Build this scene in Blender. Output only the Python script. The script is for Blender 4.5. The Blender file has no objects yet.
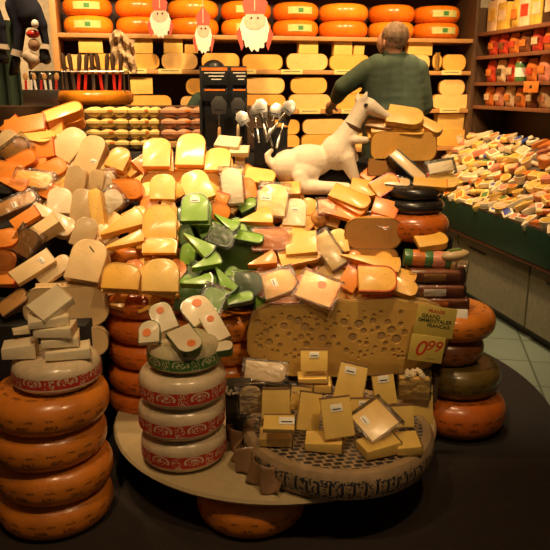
import bpy, bmesh, math, random
import numpy as np
from mathutils import Vector, Matrix, Euler
from mathutils.bvhtree import BVHTree
random.seed(7)
C = bpy.context.scene.collection
PI = math.pi
F = 680.0
CH = 1.42
TP = 186.0/680.0
PIT = math.atan(TP)
cp, sp = math.cos(PIT), math.sin(PIT)
R_ = math.radians
# ------------------------------------------------------------------ pixel <-> world
def ray(px, py):
    x, u = px-275.0, 275.0-py
    return Vector((x, F*cp+u*sp, u*cp-F*sp))
def at(px, py, Y):
    d = ray(px, py); s = Y/d.y
    return Vector((d.x*s, Y, CH+d.z*s))
def onh(px, py, h):
    d = ray(px, py); s = (h-CH)/d.z
    return Vector((d.x*s, d.y*s, h))
def zdep(p):
    return p[1]*cp-(p[2]-CH)*sp
def proj(p):
    z = zdep(p); up = (p[2]-CH)*cp+p[1]*sp
    return 275+F*p[0]/z, 275-F*up/z
A = R_(11.6); ca, sa = math.cos(A), math.sin(A)
def rm(u, v, h=0.0):
    return Vector((ca*u-sa*v, sa*u+ca*v, h))
# ------------------------------------------------------------------ materials
class NT:
    def __init__(s, name):
        s.m = bpy.data.materials.new(name); s.m.use_nodes = True
        s.t = s.m.node_tree; s.n = s.t.nodes; s.l = s.t.links
        s.b = s.n['Principled BSDF']
        s.tc = s.n.new('ShaderNodeTexCoord')
    def put(s, sock, v):
        if isinstance(v, (int, float)): sock.default_value = v
        elif isinstance(v, (tuple, list)): sock.default_value = v if len(v) == len(sock.default_value) else tuple(v)+(1,)
        else: s.l.new(v, sock)
    def mt(s, op, a, b=0.0, c=0.0):
        n = s.n.new('ShaderNodeMath'); n.operation = op
        s.put(n.inputs[0], a); s.put(n.inputs[1], b); s.put(n.inputs[2], c)
        return n.outputs[0]
    def noise(s, scale, detail=3.0, co=None, rough=.55):
        n = s.n.new('ShaderNodeTexNoise'); n.inputs['Scale'].default_value = scale
        n.inputs['Detail'].default_value = detail; n.inputs['Roughness'].default_value = rough
        s.l.new(co or s.tc.outputs['Object'], n.inputs['Vector']); return n.outputs[0]
    def vor(s, scale, feat='F1', co=None):
        n = s.n.new('ShaderNodeTexVoronoi'); n.feature = feat; n.inputs['Scale'].default_value = scale
        s.l.new(co or s.tc.outputs['Object'], n.inputs['Vector']); return n.outputs['Distance']
    def mix(s, f, a, b):
        n = s.n.new('ShaderNodeMix'); n.data_type = 'RGBA'
        s.put(n.inputs[0], f); s.put(n.inputs[6], a); s.put(n.inputs[7], b)
        return n.outputs[2]
    def sep(s, co=None):
        n = s.n.new('ShaderNodeSeparateXYZ'); s.l.new(co or s.tc.outputs['Object'], n.inputs[0]); return n.outputs
    def ramp(s, f, a, b):
        n = s.n.new('ShaderNodeMapRange'); n.inputs[1].default_value = a; n.inputs[2].default_value = b
        s.put(n.inputs[0], f); return n.outputs[0]
    def bump(s, h, d=.002, st=.5):
        n = s.n.new('ShaderNodeBump'); n.inputs['Distance'].default_value = d; n.inputs['Strength'].default_value = st
        s.l.new(h, n.inputs['Height']); s.l.new(n.outputs[0], s.b.inputs['Normal'])
    def fin(s, col, rough=.5, coat=0, metal=0, spec=None, trans=0, sss=0):
        s.put(s.b.inputs['Base Color'], col); s.put(s.b.inputs['Roughness'], rough)
        s.b.inputs['Coat Weight'].default_value = coat; s.b.inputs['Coat Roughness'].default_value = .18
        s.b.inputs['Metallic'].default_value = metal
        s.b.inputs['Transmission Weight'].default_value = trans
        return s.m
def shade(c, k): return tuple(min(1, x*k) for x in c[:3])
def simple(name, c, rough=.5, coat=0, metal=0, var=.18, sc=30, bump=.0, bsc=60):
    s = NT(name)
    col = s.mix(s.ramp(s.noise(sc), .3, .7), shade(c, 1-var), shade(c, 1+var*.6))
    if bump: s.bump(s.noise(bsc), bump)
    return s.fin(col, rough, coat, metal)
def paste(name, c, coat=.35, spots=True, rough=.42):
    s = NT(name)
    col = s.mix(s.ramp(s.noise(14), .3, .7), shade(c, .90), shade(c, 1.06))
    if spots:
        v = s.vor(55); col = s.mix(s.ramp(v, .10, .16), shade(c, .62), col)
    s.bump(s.noise(70), .0015, .5)
    return s.fin(col, rough, coat)
M = {}
M['p_cream'] = paste('cream_paste', (.80, .56, .27), spots=False)
M['p_grey'] = paste('greyish_paste', (.62, .44, .22), spots=False)
M['p_white'] = paste('white_paste', (.84, .70, .45), spots=False)
M['p_yellow'] = paste('yellow_paste', (.88, .48, .075))
M['p_light'] = paste('light_yellow_paste', (.90, .58, .15))
M['p_orange'] = paste('orange_paste', (.82, .27, .03))
M['p_green'] = paste('green_paste', (.20, .40, .03))
M['p_dgreen'] = paste('dark_green_paste', (.055, .11, .018), coat=.5, spots=True)
M['p_gruy'] = paste('mountain_paste', (.80, .53, .13), coat=.55, spots=False, rough=.35)
M['p_emm'] = paste('holey_paste', (.50, .29, .062), coat=.2, spots=False, rough=.5)
M['p_shelf'] = paste('shelf_paste', (.86, .44, .085), coat=.2)
M['p_shelfpale'] = paste('shelf_paste_pale', (.86, .54, .18), coat=.1)
M['p_brown'] = paste('aged_paste', (.50, .24, .06), coat=.4)
M['r_orange'] = simple('orange_rind', (.74, .22, .02), .35, .3)
M['r_yellow'] = simple('yellow_rind', (.70, .36, .06), .4, .2)
M['r_pale'] = simple('pale_rind', (.66, .46, .24), .45, .2)
M['r_red'] = simple('red_rind', (.58, .09, .02), .3, .4)
M['r_green'] = simple('green_rind', (.05, .11, .02), .35, .3)
M['r_brown'] = simple('brown_rind', (.20, .10, .035), .6, .0)
M['r_black'] = simple('black_rind', (.015, .013, .012), .35, .4)
M['sticker'] = simple('white_sticker', (.85, .80, .68), .5, var=.05)
M['dot'] = simple('orange_sticker', (.85, .22, .04), .5, var=.1)
M['ink'] = simple('dark_ink', (.02, .018, .02), .6)
M['black'] = simple('black_plastic', (.012, .012, .013), .4, .2)
M['cloth'] = simple('black_cloth', (.012, .009, .007), .9)
M['metal'] = simple('steel', (.50, .47, .42), .30, 0, 1.0, var=.08)
M['wood'] = simple('pale_wood', (.52, .28, .10), .5)
M['wood_dark'] = simple('dark_wood', (.09, .045, .02), .5)
M['red'] = simple('red_plastic', (.60, .03, .02), .35, .3)
M['white'] = simple('white_ceramic', (.80, .75, .66), .4, .1, var=.05)
M['paperred'] = simple('red_paper', (.50, .08, .05), .6)
M['paperpink'] = simple('pink_paper', (.80, .46, .34), .6)
M['paperwhite'] = simple('white_paper', (.85, .76, .66), .6, var=.08)
def film_mat():
    s = NT('clear_film'); s.fin((.95, .95, .92), .12)
    g = s.n.new('ShaderNodeBsdfGlossy'); g.inputs['Roughness'].default_value = .16
    bn = s.n.new('ShaderNodeBump'); bn.inputs['Distance'].default_value = .012; s.l.new(s.noise(28, 4), bn.inputs['Height'])
    s.l.new(bn.outputs[0], g.inputs['Normal'])
    t = s.n.new('ShaderNodeBsdfTransparent'); mx = s.n.new('ShaderNodeMixShader')
    fr = s.n.new('ShaderNodeFresnel'); fr.inputs['IOR'].default_value = 1.35; s.l.new(bn.outputs[0], fr.inputs['Normal'])
    s.l.new(s.mt('ADD', s.mt('MULTIPLY', fr.outputs[0], .9), .035), mx.inputs[0])
    o = s.n['Material Output']
    s.l.new(t.outputs[0], mx.inputs[1]); s.l.new(g.outputs[0], mx.inputs[2]); s.l.new(mx.outputs[0], o.inputs[0])
    return s.m
M['film'] = film_mat()
def wheel_mat(name, c, R, h, text=True, side=True, coat=.35):
    s = NT(name)
    x, y, z = s.sep()[0:3]
    r = s.mt('SQRT', s.mt('ADD', s.mt('MULTIPLY', x, x), s.mt('MULTIPLY', y, y)))
    ang = s.mt('ARCTAN2', y, x)
    n = s.noise(9)
    col = s.mix(s.ramp(n, .3, .7), shade(c, .78), shade(c, 1.1))
    col = s.mix(s.mt('MULTIPLY', s.ramp(s.noise(40, 5), .55, .75), .35), col, shade(c, .45))
    if text:
        d = s.mt('LESS_THAN', s.mt('ABSOLUTE', s.mt('SUBTRACT', r, R*.74)), R*.028)
        seg = s.mt('LESS_THAN', s.mt('FRACT', s.mt('MULTIPLY', ang, 2.6)), .62)
        let = s.mt('LESS_THAN', s.mt('FRACT', s.mt('MULTIPLY', ang, 23.0)), .7)
        up = s.mt('GREATER_THAN', z, h*.7)
        msk = s.mt('MULTIPLY', s.mt('MULTIPLY', d, seg), s.mt('MULTIPLY', let, up))
        col = s.mix(s.mt('MULTIPLY', msk, .75), col, (.07, .025, .01))
    if side:
        for zz, w, k in ((.40, .035, 2.2), (.58, .02, 3.1)):
            d = s.mt('LESS_THAN', s.mt('ABSOLUTE', s.mt('SUBTRACT', z, h*zz)), h*w*1.5)
            seg = s.mt('LESS_THAN', s.mt('FRACT', s.mt('MULTIPLY', ang, k)), .45)
            let = s.mt('GREATER_THAN', s.noise(170, 1), .45)
            rr = s.mt('GREATER_THAN', r, R*.85)
            msk = s.mt('MULTIPLY', s.mt('MULTIPLY', d, seg), s.mt('MULTIPLY', let, rr))
            col = s.mix(s.mt('MULTIPLY', msk, .7), col, (.05, .02, .012))
    s.bump(s.noise(12, 4), .004, .5)
    return s.fin(col, s.ramp(s.noise(25), .0, 1.6), coat)
def band_mat(name, base, light, h):
    s = NT(name)
    x, y, z = s.sep()[0:3]
    ang = s.mt('ARCTAN2', y, x)
    u = s.mt('SUBTRACT', s.mt('FRACT', s.mt('MULTIPLY', ang, 8/(2*PI))), .5)
    v = s.mt('DIVIDE', s.mt('SUBTRACT', z, h*.44), h*.20)
    uu = s.mt('MULTIPLY', u, 3.0)
    d = s.mt('SQRT', s.mt('ADD', s.mt('MULTIPLY', uu, uu), s.mt('MULTIPLY', v, v)))
    ringm = s.mt('MULTIPLY', s.mt('LESS_THAN', s.mt('ABSOLUTE', s.mt('SUBTRACT', d, .78)), .10), s.mt('GREATER_THAN', v, -.35))
    inner = s.mt('MULTIPLY', s.mt('LESS_THAN', d, .55), s.mt('GREATER_THAN', s.noise(150, 1), .52))
    edge = s.mt('GREATER_THAN', s.mt('ABSOLUTE', v), .93)
    letters = s.mt('MULTIPLY', s.mt('GREATER_THAN', s.mt('ABSOLUTE', u), .36), s.mt('GREATER_THAN', s.noise(210, 0), .56))
    m = s.mt('MAXIMUM', s.mt('MAXIMUM', ringm, inner), s.mt('MAXIMUM', edge, letters))
    return s.fin(s.mix(m, base, light), .5, .1)
M['band_red'] = band_mat('red_band_print', (.50, .035, .02), (.66, .48, .30), .1125)
M['band_green'] = band_mat('green_band_print', (.05, .15, .03), (.50, .48, .26), .10)
# ------------------------------------------------------------------ mesh builder
class MB:
    def __init__(s): s.bm = bmesh.new()
    def _tf(s, vs, mt):
        if mt is not None: bmesh.ops.transform(s.bm, matrix=mt, verts=vs)
    def box(s, c, d, rot=None, bev=0.0, seg=2):
        r = bmesh.ops.create_cube(s.bm, size=1.0)['verts']
        bmesh.ops.transform(s.bm, matrix=Matrix.Diagonal((d[0], d[1], d[2], 1)), verts=r)
        if bev:
            es = list({e for v in r for e in v.link_edges})
            q = bmesh.ops.bevel(s.bm, geom=es, offset=bev, segments=seg, profile=.6, affect='EDGES')
            r = list({v for f in q['faces'] for v in f.verts} | {v for v in r if v.is_valid})
        s._tf(r, Matrix.Translation(c) @ (rot.to_matrix().to_4x4() if rot else Matrix()))
        return s
    def cyl(s, p, q, r1, r2=None, n=16, cap=True):
        p, q = Vector(p), Vector(q); d = q-p; r2 = r1 if r2 is None else r2
        v = bmesh.ops.create_cone(s.bm, cap_ends=cap, segments=n, radius1=r1, radius2=r2, depth=d.length)['verts']
        s._tf(v, Matrix.Translation((p+q)/2) @ d.to_track_quat('Z', 'Y').to_matrix().to_4x4())
        return s
    def ball(s, c, r, sc=(1, 1, 1), n=14, rot=None):
        v = bmesh.ops.create_uvsphere(s.bm, u_segments=n, v_segments=max(6, n//2+2), radius=r)['verts']
        s._tf(v, Matrix.Translation(c) @ (rot.to_matrix().to_4x4() if rot else Matrix()) @ Matrix.Diagonal((*sc, 1)))
        return s
    def tube(s, pts, r, n=8):
        for a, b in zip(pts[:-1], pts[1:]):
            s.cyl(a, b, r, n=n)
        for a in pts[1:-1]: s.ball(a, r, n=8)
        return s
    def lathe(s, prof, n=48, a0=0.0, a1=2*PI, closed=True, capcut=False):
        full = abs(a1-a0-2*PI) < 1e-6
        m = n if full else n+1
        rings = []
        for i in range(m):
            a = a0+(a1-a0)*i/n
            rings.append([s.bm.verts.new((r*math.cos(a), r*math.sin(a), z)) if r > 1e-6 or True else None for r, z in prof])
        for i in range(n):
            A_, B_ = rings[i], rings[(i+1) % m]
            for j in range(len(prof)-1):
                if prof[j][0] < 1e-6 and prof[j+1][0] < 1e-6: continue
                if prof[j][0] < 1e-6: fv = (A_[j], B_[j+1], A_[j+1])
                elif prof[j+1][0] < 1e-6: fv = (A_[j], B_[j], A_[j+1])
                else: fv = (A_[j], B_[j], B_[j+1], A_[j+1])
                s.bm.faces.new(fv)
        if capcut and not full:
            for rg, fl in ((rings[0], 1), (rings[-1], 0)):
                try: s.bm.faces.new(rg if fl else rg[::-1])
                except ValueError: pass
        bmesh.ops.remove_doubles(s.bm, verts=s.bm.verts, dist=1e-6)
        loose = [v for v in s.bm.verts if not v.link_faces]
        bmesh.ops.delete(s.bm, geom=loose, context='VERTS')
        return s
    def prism(s, out, zb, zt, bev=0.0, mt=None):
        """outline [(x,y)], z bounds as functions of x,y or numbers"""
        f = lambda g, x, y: g(x, y) if callable(g) else g
        lo = [s.bm.verts.new((x, y, f(zb, x, y))) for x, y in out]
        hi = [s.bm.verts.new((x, y, f(zt, x, y))) for x, y in out]
        n = len(out); fs = [s.bm.faces.new(lo[::-1]), s.bm.faces.new(hi)]
        for i in range(n): fs.append(s.bm.faces.new((lo[i], lo[(i+1) % n], hi[(i+1) % n], hi[i])))
        vs = lo+hi
        if bev:
            es = list({e for fc in fs[:2] for e in fc.edges})
            q = bmesh.ops.bevel(s.bm, geom=es, offset=bev, segments=2, profile=.6, affect='EDGES')
            vs = list({v for fc in q['faces'] for v in fc.verts} | {v for v in vs if v.is_valid})
        s._tf(vs, mt)
        return s
    def grid(s, nx, ny, fn, close=None):
        g = [[s.bm.verts.new(fn(i/nx, j/ny)) for j in range(ny+1)] for i in range(nx+1)]
        for i in range(nx):
            for j in range(ny):
                s.bm.faces.new((g[i][j], g[i+1][j], g[i+1][j+1], g[i][j+1]))
        if close is not None:
            ring = [g[i][0] for i in range(nx+1)]+[g[nx][j] for j in range(1, ny+1)]+[g[i][ny] for i in range(nx-1, -1, -1)]+[g[0][j] for j in range(ny-1, 0, -1)]
            lo = [s.bm.verts.new(close(v.co)) for v in ring]; k = len(ring)
            for i in range(k): s.bm.faces.new((ring[(i+1) % k], ring[i], lo[i], lo[(i+1) % k]))
            s.bm.faces.new(lo[::-1])
        return s
    def build(s, name, mat, parent=None, loc=None, rot=None, smooth=35):
        bmesh.ops.recalc_face_normals(s.bm, faces=s.bm.faces)
        me = bpy.data.meshes.new(name); s.bm.to_mesh(me); s.bm.free()
        if smooth:
            me.polygons.foreach_set('use_smooth', [True]*len(me.polygons))
            me.set_sharp_from_angle(angle=R_(smooth))
        if mat is not None: me.materials.append(mat)
        o = bpy.data.objects.new(name, me); C.objects.link(o)
        if parent is not None: o.parent = parent
        if loc is not None: o.location = loc
        if rot is not None: o.rotation_euler = rot
        return o
USED = {}
def tag(o, label=None, cat=None, group=None, kind=None):
    if label:
        k = label.lower()
        if k in USED and not (group and USED[k] == group): print('DUPLABEL', label)
        USED[k] = group
        n = len(label.split())
        if n > 16 or n < 4: print('LABELLEN', n, label)
        o['label'] = label
    if cat: o['category'] = cat
    if group: o['group'] = group
    if kind: o['kind'] = kind
    return o
def empty(name, loc=(0, 0, 0), rot=(0, 0, 0)):
    o = bpy.data.objects.new(name, None); C.objects.link(o)
    o.location = loc; o.rotation_euler = rot; o.empty_display_size = .05
    return o
def blob(name, parts, mat, vox=.008, smooth_it=4, parent=None):
    """union of capsules / ellipsoids fused into one continuous surface"""
    n_, m_ = 14, 9
    tv = [(math.sin(PI*j/m_)*math.cos(2*PI*i/n_), math.sin(PI*j/m_)*math.sin(2*PI*i/n_), math.cos(PI*j/m_)) for j in range(1, m_) for i in range(n_)]+[(0, 0, 1), (0, 0, -1)]
    T_, B_ = len(tv)-2, len(tv)-1
    tf = [(j*n_+i, (j+1)*n_+i, (j+1)*n_+(i+1) % n_, j*n_+(i+1) % n_) for j in range(m_-2) for i in range(n_)]
    tf += [(T_, i, (i+1) % n_) for i in range(n_)]+[(B_, (m_-2)*n_+(i+1) % n_, (m_-2)*n_+i) for i in range(n_)]
    VV, FF = [], []
    class Bl:
        def ball(self, c, r, sc=(1, 1, 1), n=0, rot=None):
            k = len(VV); c = Vector(c)
            for v in tv:
                w = Vector((v[0]*sc[0]*r, v[1]*sc[1]*r, v[2]*sc[2]*r))
                if rot: w.rotate(rot)
                VV.append(c+w)
            FF.extend(tuple(k+a for a in f) for f in tf)
    b = Bl()
    for q in parts:
        if q[0] == 'c':
            _, p1, r1, p2, r2 = q
            n = max(2, int((Vector(p2)-Vector(p1)).length/(min(r1, r2)*.45)))
            for i in range(n+1):
                t = i/n; b.ball(Vector(p1).lerp(Vector(p2), t), r1+(r2-r1)*t, n=12)
        else:
            _, c, r, sc, rot = q
            b.ball(c, r, sc, 16, rot)
    me0 = bpy.data.meshes.new(name); me0.from_pydata(VV, [], FF); me0.update()
    o = bpy.data.objects.new(name, me0); C.objects.link(o)
    m = o.modifiers.new('r', 'REMESH'); m.mode = 'VOXEL'; m.voxel_size = vox
    m2 = o.modifiers.new('s', 'SMOOTH'); m2.iterations = smooth_it; m2.factor = .5
    dg = bpy.context.evaluated_depsgraph_get(); dg.update()
    me = bpy.data.meshes.new_from_object(o.evaluated_get(dg))
    o.modifiers.clear(); o.data = me
    me.polygons.foreach_set('use_smooth', [True]*len(me.polygons))
    me.materials.clear(); me.materials.append(mat)
    if parent is not None: o.parent = parent
    return o
# ------------------------------------------------------------------ cheese prototypes
def rim(R, h, e, n=8):
    e = min(e, h/2-1e-4); p = [(0, 0)]
    for i in range(n+1):
        a = -PI/2+PI/2*i/n; p.append((R-e+e*math.cos(a), e+e*math.sin(a)))
    for i in range(n+1):
        a = PI/2*i/n; p.append((R-e+e*math.cos(a), h-e+e*math.sin(a)))
    p.append((0, h)); return p
_wm = {}
def wheel(kind, loc, R, h, label, group=None, yaw=None, tiltx=0.0, tilty=0.0, cat='cheese wheel'):
    key = (kind, round(R, 3), round(h, 3))
    cols = {'orange': (.70, .215, .022), 'deep': (.56, .13, .014), 'brown': (.30, .10, .025), 'olive': (.15, .095, .02),
            'white': (.72, .55, .34), 'black': (.02, .016, .014), 'shelf': (.86, .21, .008), 'shelfy': (.86, .30, .015), 'greenw': (.60, .50, .28)}
    yaw = random.uniform(0, 6) if yaw is None else yaw
    if key not in _wm:
        e = {'white': .038, 'greenw': .045, 'black': .04}.get(kind, h*.44)
        mm = wheel_mat(kind+'_wax', cols[kind], R, h, text=kind in ('orange', 'deep'), side=kind in ('orange', 'deep', 'brown', 'olive'))
        o = MB().lathe(rim(R, h, e), 56).build('round_cheese', mm)
        kids = []
        if kind in ('white', 'greenw'):
            pr = [(R+.0009, h*.24), (R+.0012, h*.44), (R+.0009, h*.64)]
            kids.append(MB().lathe(pr, 56).build('label_band', M['band_red' if kind == 'white' else 'band_green'], o))
            if kind == 'greenw':
                kids.append(MB().lathe([(.045, h+.0008), (.062, h+.0008)], 32).build('printed_label', M['band_green'], o))
        if kind in ('shelf', 'shelfy') and False: pass
        if kind == 'olive' or kind == 'orange' and R > .195:
            pass
        _wm[key] = (o, kids)
    else:
        o0, k0 = _wm[key]; o = o0.copy(); C.objects.link(o)
        for k in k0:
            c = k.copy(); C.objects.link(c); c.parent = o
    o.location = loc; o.rotation_euler = (tiltx, tilty, yaw)
    tag(o, label, cat, group)
    return o
def half_wheel(loc, w, h, label, pastem, rindm, group=None, yaw=0.0, edge=None, depth=None, tiltx=0.0, name='half_round_cheese'):
    R = w/2; e = edge or h*.42
    t = empty(name, loc, (tiltx, 0, yaw))
    k = (depth or R)/R
    pr = rim(R-.003, h-.004, e)
    b = MB().lathe([(r, z+.002) for r, z in pr], 24, 0, PI, capcut=True)
    b._tf(b.bm.verts, Matrix.Diagonal((1, k, 1, 1)))
    # the cut face itself
    out = [(r, z+.002) for r, z in pr[1:-1]]; outl = out+[(-r, z) for r, z in out[::-1]]
    vs = [b.bm.verts.new((x, -.0005, z)) for x, z in outl]; b.bm.faces.new(vs)
    b.build('cut_face', pastem, t)
    b = MB().lathe(rim(R, h, e), 24, 0, PI)
    b._tf(b.bm.verts, Matrix.Diagonal((1, k, 1, 1)))
    b.build('rind', rindm, t)
    tag(t, label, 'half cheese wheel', group)
    return t
TYP = {  # paste, rind, shape, rind thickness
 'cream': ('p_cream', 'r_pale', 'g', .003), 'grey': ('p_grey', 'r_pale', 'g', .003), 'white': ('p_white', 'r_pale', 'g', .003),
 'yellow': ('p_yellow', 'r_yellow', 'g', .003), 'light': ('p_light', 'r_yellow', 'g', .003), 'orange': ('p_orange', 'r_orange', 'g', .004),
 'yelor': ('p_light', 'r_orange', 'g', .004), 'yelred': ('p_yellow', 'r_red', 'g', .005), 'green': ('p_green', 'r_green', 'g', .003),
 'dgreen': ('p_dgreen', 'r_green', 'g', .003), 'gruy': ('p_gruy', 'r_brown', 'b', .004), 'wgreen': ('p_white', 'r_green', 'g', .005),
 'black': ('p_cream', 'r_black', 'g', .005), 'brown': ('p_brown', 'r_brown', 'g', .004),
 'ytri': ('p_yellow', 'r_yellow', 't', .004), 'gtri': ('p_green', 'r_green', 't', .004), 'otri': ('p_orange', 'r_orange', 't', .004),
 'ctri': ('p_cream', 'r_pale', 't', .004), 'yblock': ('p_yellow', 'r_orange', 'b', .004), 'cblock': ('p_cream', 'r_pale', 'b', .003),
 'lblock': ('p_light', 'r_yellow', 'b', .003), 'wblock': ('p_white', 'r_pale', 'b', .003), 'oblock': ('p_orange', 'r_red', 'b', .004)}
def outline(shape, L, H):
    if shape == 'g':
        r = min(H*.40, L*.45); p = [(-L/2, -H/2)]
        k = 5
        for i in range(k+1):
            a = -PI/2+PI/2*i/k; p.append((L/2-r+r*math.cos(a), -H/2+r+r*math.sin(a)))
        for i in range(k+1):
            a = PI/2*i/k; p.append((L/2-r+r*math.cos(a), H/2-r+r*math.sin(a)))
        p.append((-L/2, H/2)); return p
    if shape == 'b':
        return [(-L/2, -H/2), (L/2, -H/2), (L/2, H/2), (-L/2, H/2)]
    p = [(-L/2, -H*.05)]
    for i in range(6):
        a = (-1+2*i/5.0); p.append((L/2-.12*H*a*a, a*H/2))
    p.append((-L/2, H*.05)); return p
NAMES = {'g': 'cheese_piece', 'b': 'cheese_block', 't': 'cheese_wedge'}
CATS = {'g': 'cheese piece', 'b': 'cheese block', 't': 'cheese wedge'}
ALLP = []
def piece(P, Rm_, L, H, T, typ, label, group=None, st=None, film=False, minor=False):
    pm, rmn, sh, rt = TYP[typ]
    out = outline(sh, L, H)
    tap = .72 if sh != 't' else .96
    zt = lambda x, y: T/2*(tap+(1-tap)*(x/L+.5))
    # slight skew so that no two pieces are alike
    k1, k2 = random.uniform(-.05, .05), random.uniform(-.05, .05)
    sk = lambda x, y: (x*(1+k2*y/H), y*(1+k1*x/L))
    out = [sk(*q) for q in out]
    bv = min(.003, T*.12)
    b = MB().prism(out, lambda x, y: -zt(x, y), zt, bev=bv)
    o = b.build(NAMES[sh], M[pm], smooth=40)
    # rind strip follows the outside of the wheel it was cut from
    if sh == 't': path = out[1:-1]
    elif sh == 'b': path = out[1:3]
    else: path = out[:]
    pts = [Vector((x, y, 0)) for x, y in path]; n = len(pts)
    def nrm(i):
        a = pts[max(0, i-1)]; c = pts[min(n-1, i+1)]; d = (c-a).normalized(); return Vector((d.y, -d.x, 0))
    rb = MB(); cols = []
    for i, p in enumerate(pts):
        nn = nrm(i); q = p+nn*.0014; w = p-nn*rt
        z = zt(p.x, p.y)*(.93 if typ in ('wgreen', 'cream', 'grey', 'white', 'light') else 1)+(.0007 if typ not in ('wgreen', 'cream', 'grey', 'white', 'light') else 0)
        cols.append([rb.bm.verts.new((q.x, q.y, -z)), rb.bm.verts.new((q.x, q.y, z)), rb.bm.verts.new((w.x, w.y, z)), rb.bm.verts.new((w.x, w.y, -z))])
    for a, c in zip(cols[:-1], cols[1:]):
        for j in range(4): rb.bm.faces.new((a[j], c[j], c[(j+1) % 4], a[(j+1) % 4]))
    rb.bm.faces.new(cols[0]); rb.bm.faces.new(cols[-1][::-1])
    rb.build('rind', M[rmn], o)
    for s_ in (st or []):
        k, fx, fy, sz = s_
        x, y = fx*L/2, fy*H/2; z = zt(x, y)+.0012
        if k == 'd':
            MB().cyl((x, y, z-.0015), (x, y, z+.0004), sz*min(L, H)/2, n=18).build('orange_sticker', M['dot'], o)
        elif k == 'm':
            MB().box((x, y, z), (sz*L, .004, .001), Euler((0, 0, .9))).build('ink_mark', M['ink'], o)
        else:
            l = MB().box((x, y, z), (sz*H*.62, sz*H, .0012), bev=.0003).build('price_label', M['sticker'], o)
            MB().box((0, 0, .0009), (sz*H*.1, sz*H*.7, .0004)).build('printed_line', M['ink'], l).location = (x-sz*H*.1, y, z)
    if film:
        fo = outline('b', L+.024, H+.02)
        MB().prism(fo, lambda x, y: -T/2-.003, lambda x, y: T/2+.004, bev=.003).build('plastic_wrap', M['film'], o)
    o.matrix_world = Matrix.Translation(P) @ Rm_
    tag(o, label, CATS[sh], group)
    ALLP.append(o)
    return o
# ------------------------------------------------------------------ heap surface
CT = [(-30,400,2.35),(0,380,2.35),(0,300,2.4),(0,250,2.5),(0,200,2.75),(0,150,3.0),(0,118,3.2),(-40,200,2.75),(-40,120,3.2),
 (60,300,2.42),(60,260,2.5),(60,220,2.65),(60,180,2.85),(60,140,3.05),(60,112,3.25),(-40,300,2.4),
 (110,285,2.42),(120,225,2.65),(120,190,2.85),(120,150,3.08),(160,285,2.42),(160,222,2.65),(160,188,2.85),(160,150,3.0),
 (200,300,2.45),(200,240,2.62),(200,185,2.85),(200,150,3.0),(250,305,2.52),(250,240,2.7),(250,190,2.92),(250,160,3.05),
 (310,305,2.54),(310,285,2.58),(310,240,2.72),(310,200,2.92),(310,180,3.02),(370,300,2.54),(370,280,2.6),(370,240,2.75),
 (370,190,2.92),(370,150,3.02),(370,125,3.08),(420,300,2.56),(420,260,2.68),(420,200,2.85),(420,150,3.0),(420,120,3.1),(460,270,2.7),(460,200,2.9),(460,150,3.0)]
ct = np.array(CT, float)
def phi(d): return d
D = np.sqrt(((ct[:, None, :2]-ct[None, :, :2])**2).sum(-1))
nn_ = len(ct); K = np.zeros((nn_+3, nn_+3)); K[:nn_, :nn_] = phi(D)+np.eye(nn_)*-8
K[:nn_, nn_] = 1; K[:nn_, nn_+1:] = ct[:, :2]; K[nn_, :nn_] = 1; K[nn_+1:, :nn_] = ct[:, :2].T
W = np.linalg.solve(K, np.concatenate([ct[:, 2], np.zeros(3)]))
def YS(px, py):
    d = np.sqrt(((ct[:, :2]-np.array([px, py]))**2).sum(-1))
    return float(phi(d) @ W[:nn_]+W[nn_]+W[nn_+1]*px+W[nn_+2]*py)
def S(px, py): return at(px, py, YS(px, py))
def orient(phi_, tilt, yaw):
    return Matrix.Rotation(R_(yaw), 4, 'Z') @ Matrix.Rotation(R_(tilt), 4, 'X') @ Matrix.Rotation(R_(phi_), 4, 'Z')
KEYP = []
def put(px, py, Lp, Hp, ph, tilt, yaw, typ, Tp, label, n=1, Y=None, st=None, film=False, under=None, dy=0.0, group=None):
    P = at(px, py, Y+dy) if Y else at(px, py, YS(px, py)+dy)
    k = zdep(P)/F
    el = math.atan2(CH-P.z, P.y); c = math.cos(max(0, PI/2-R_(tilt)-el)) if tilt < 89 else 1
    c = max(c, .45)
    vert = abs(math.sin(R_(ph)))
    L = Lp*k/(c*vert+(1-vert)); H = Hp*k/(c*(1-vert)+vert); T = max(.012, Tp*k)
    Rm_ = orient(ph, tilt, yaw)
    nrm = Rm_.to_3x3() @ Vector((0, 0, 1))
    piece(P, Rm_, L, H, T, typ, label, group, st, film)
    KEYP.append((px, py, label, typ, P))
    for i in range(1, n):
        j = Vector((random.uniform(-.012, .012), 0, 0))
        R2 = orient(ph+random.uniform(-9, 9), tilt, yaw+random.uniform(-4, 4))
        piece(P-nrm*(T+.0015)*i+j+(Rm_.to_3x3() @ Vector((-.006*i, random.uniform(-.004, .004), 0))), R2, L*.97, H*.97, T, typ,
              (['', 'second piece down, under the ', 'third piece down, under the ', 'fourth piece down, under the '][i]+short(label)), group)
def short(l):
    l = l.split(' on ')[0] if len(l.split()) > 11 and ' on ' in l else l
    return ' '.join(l.split()[:11])
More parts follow.
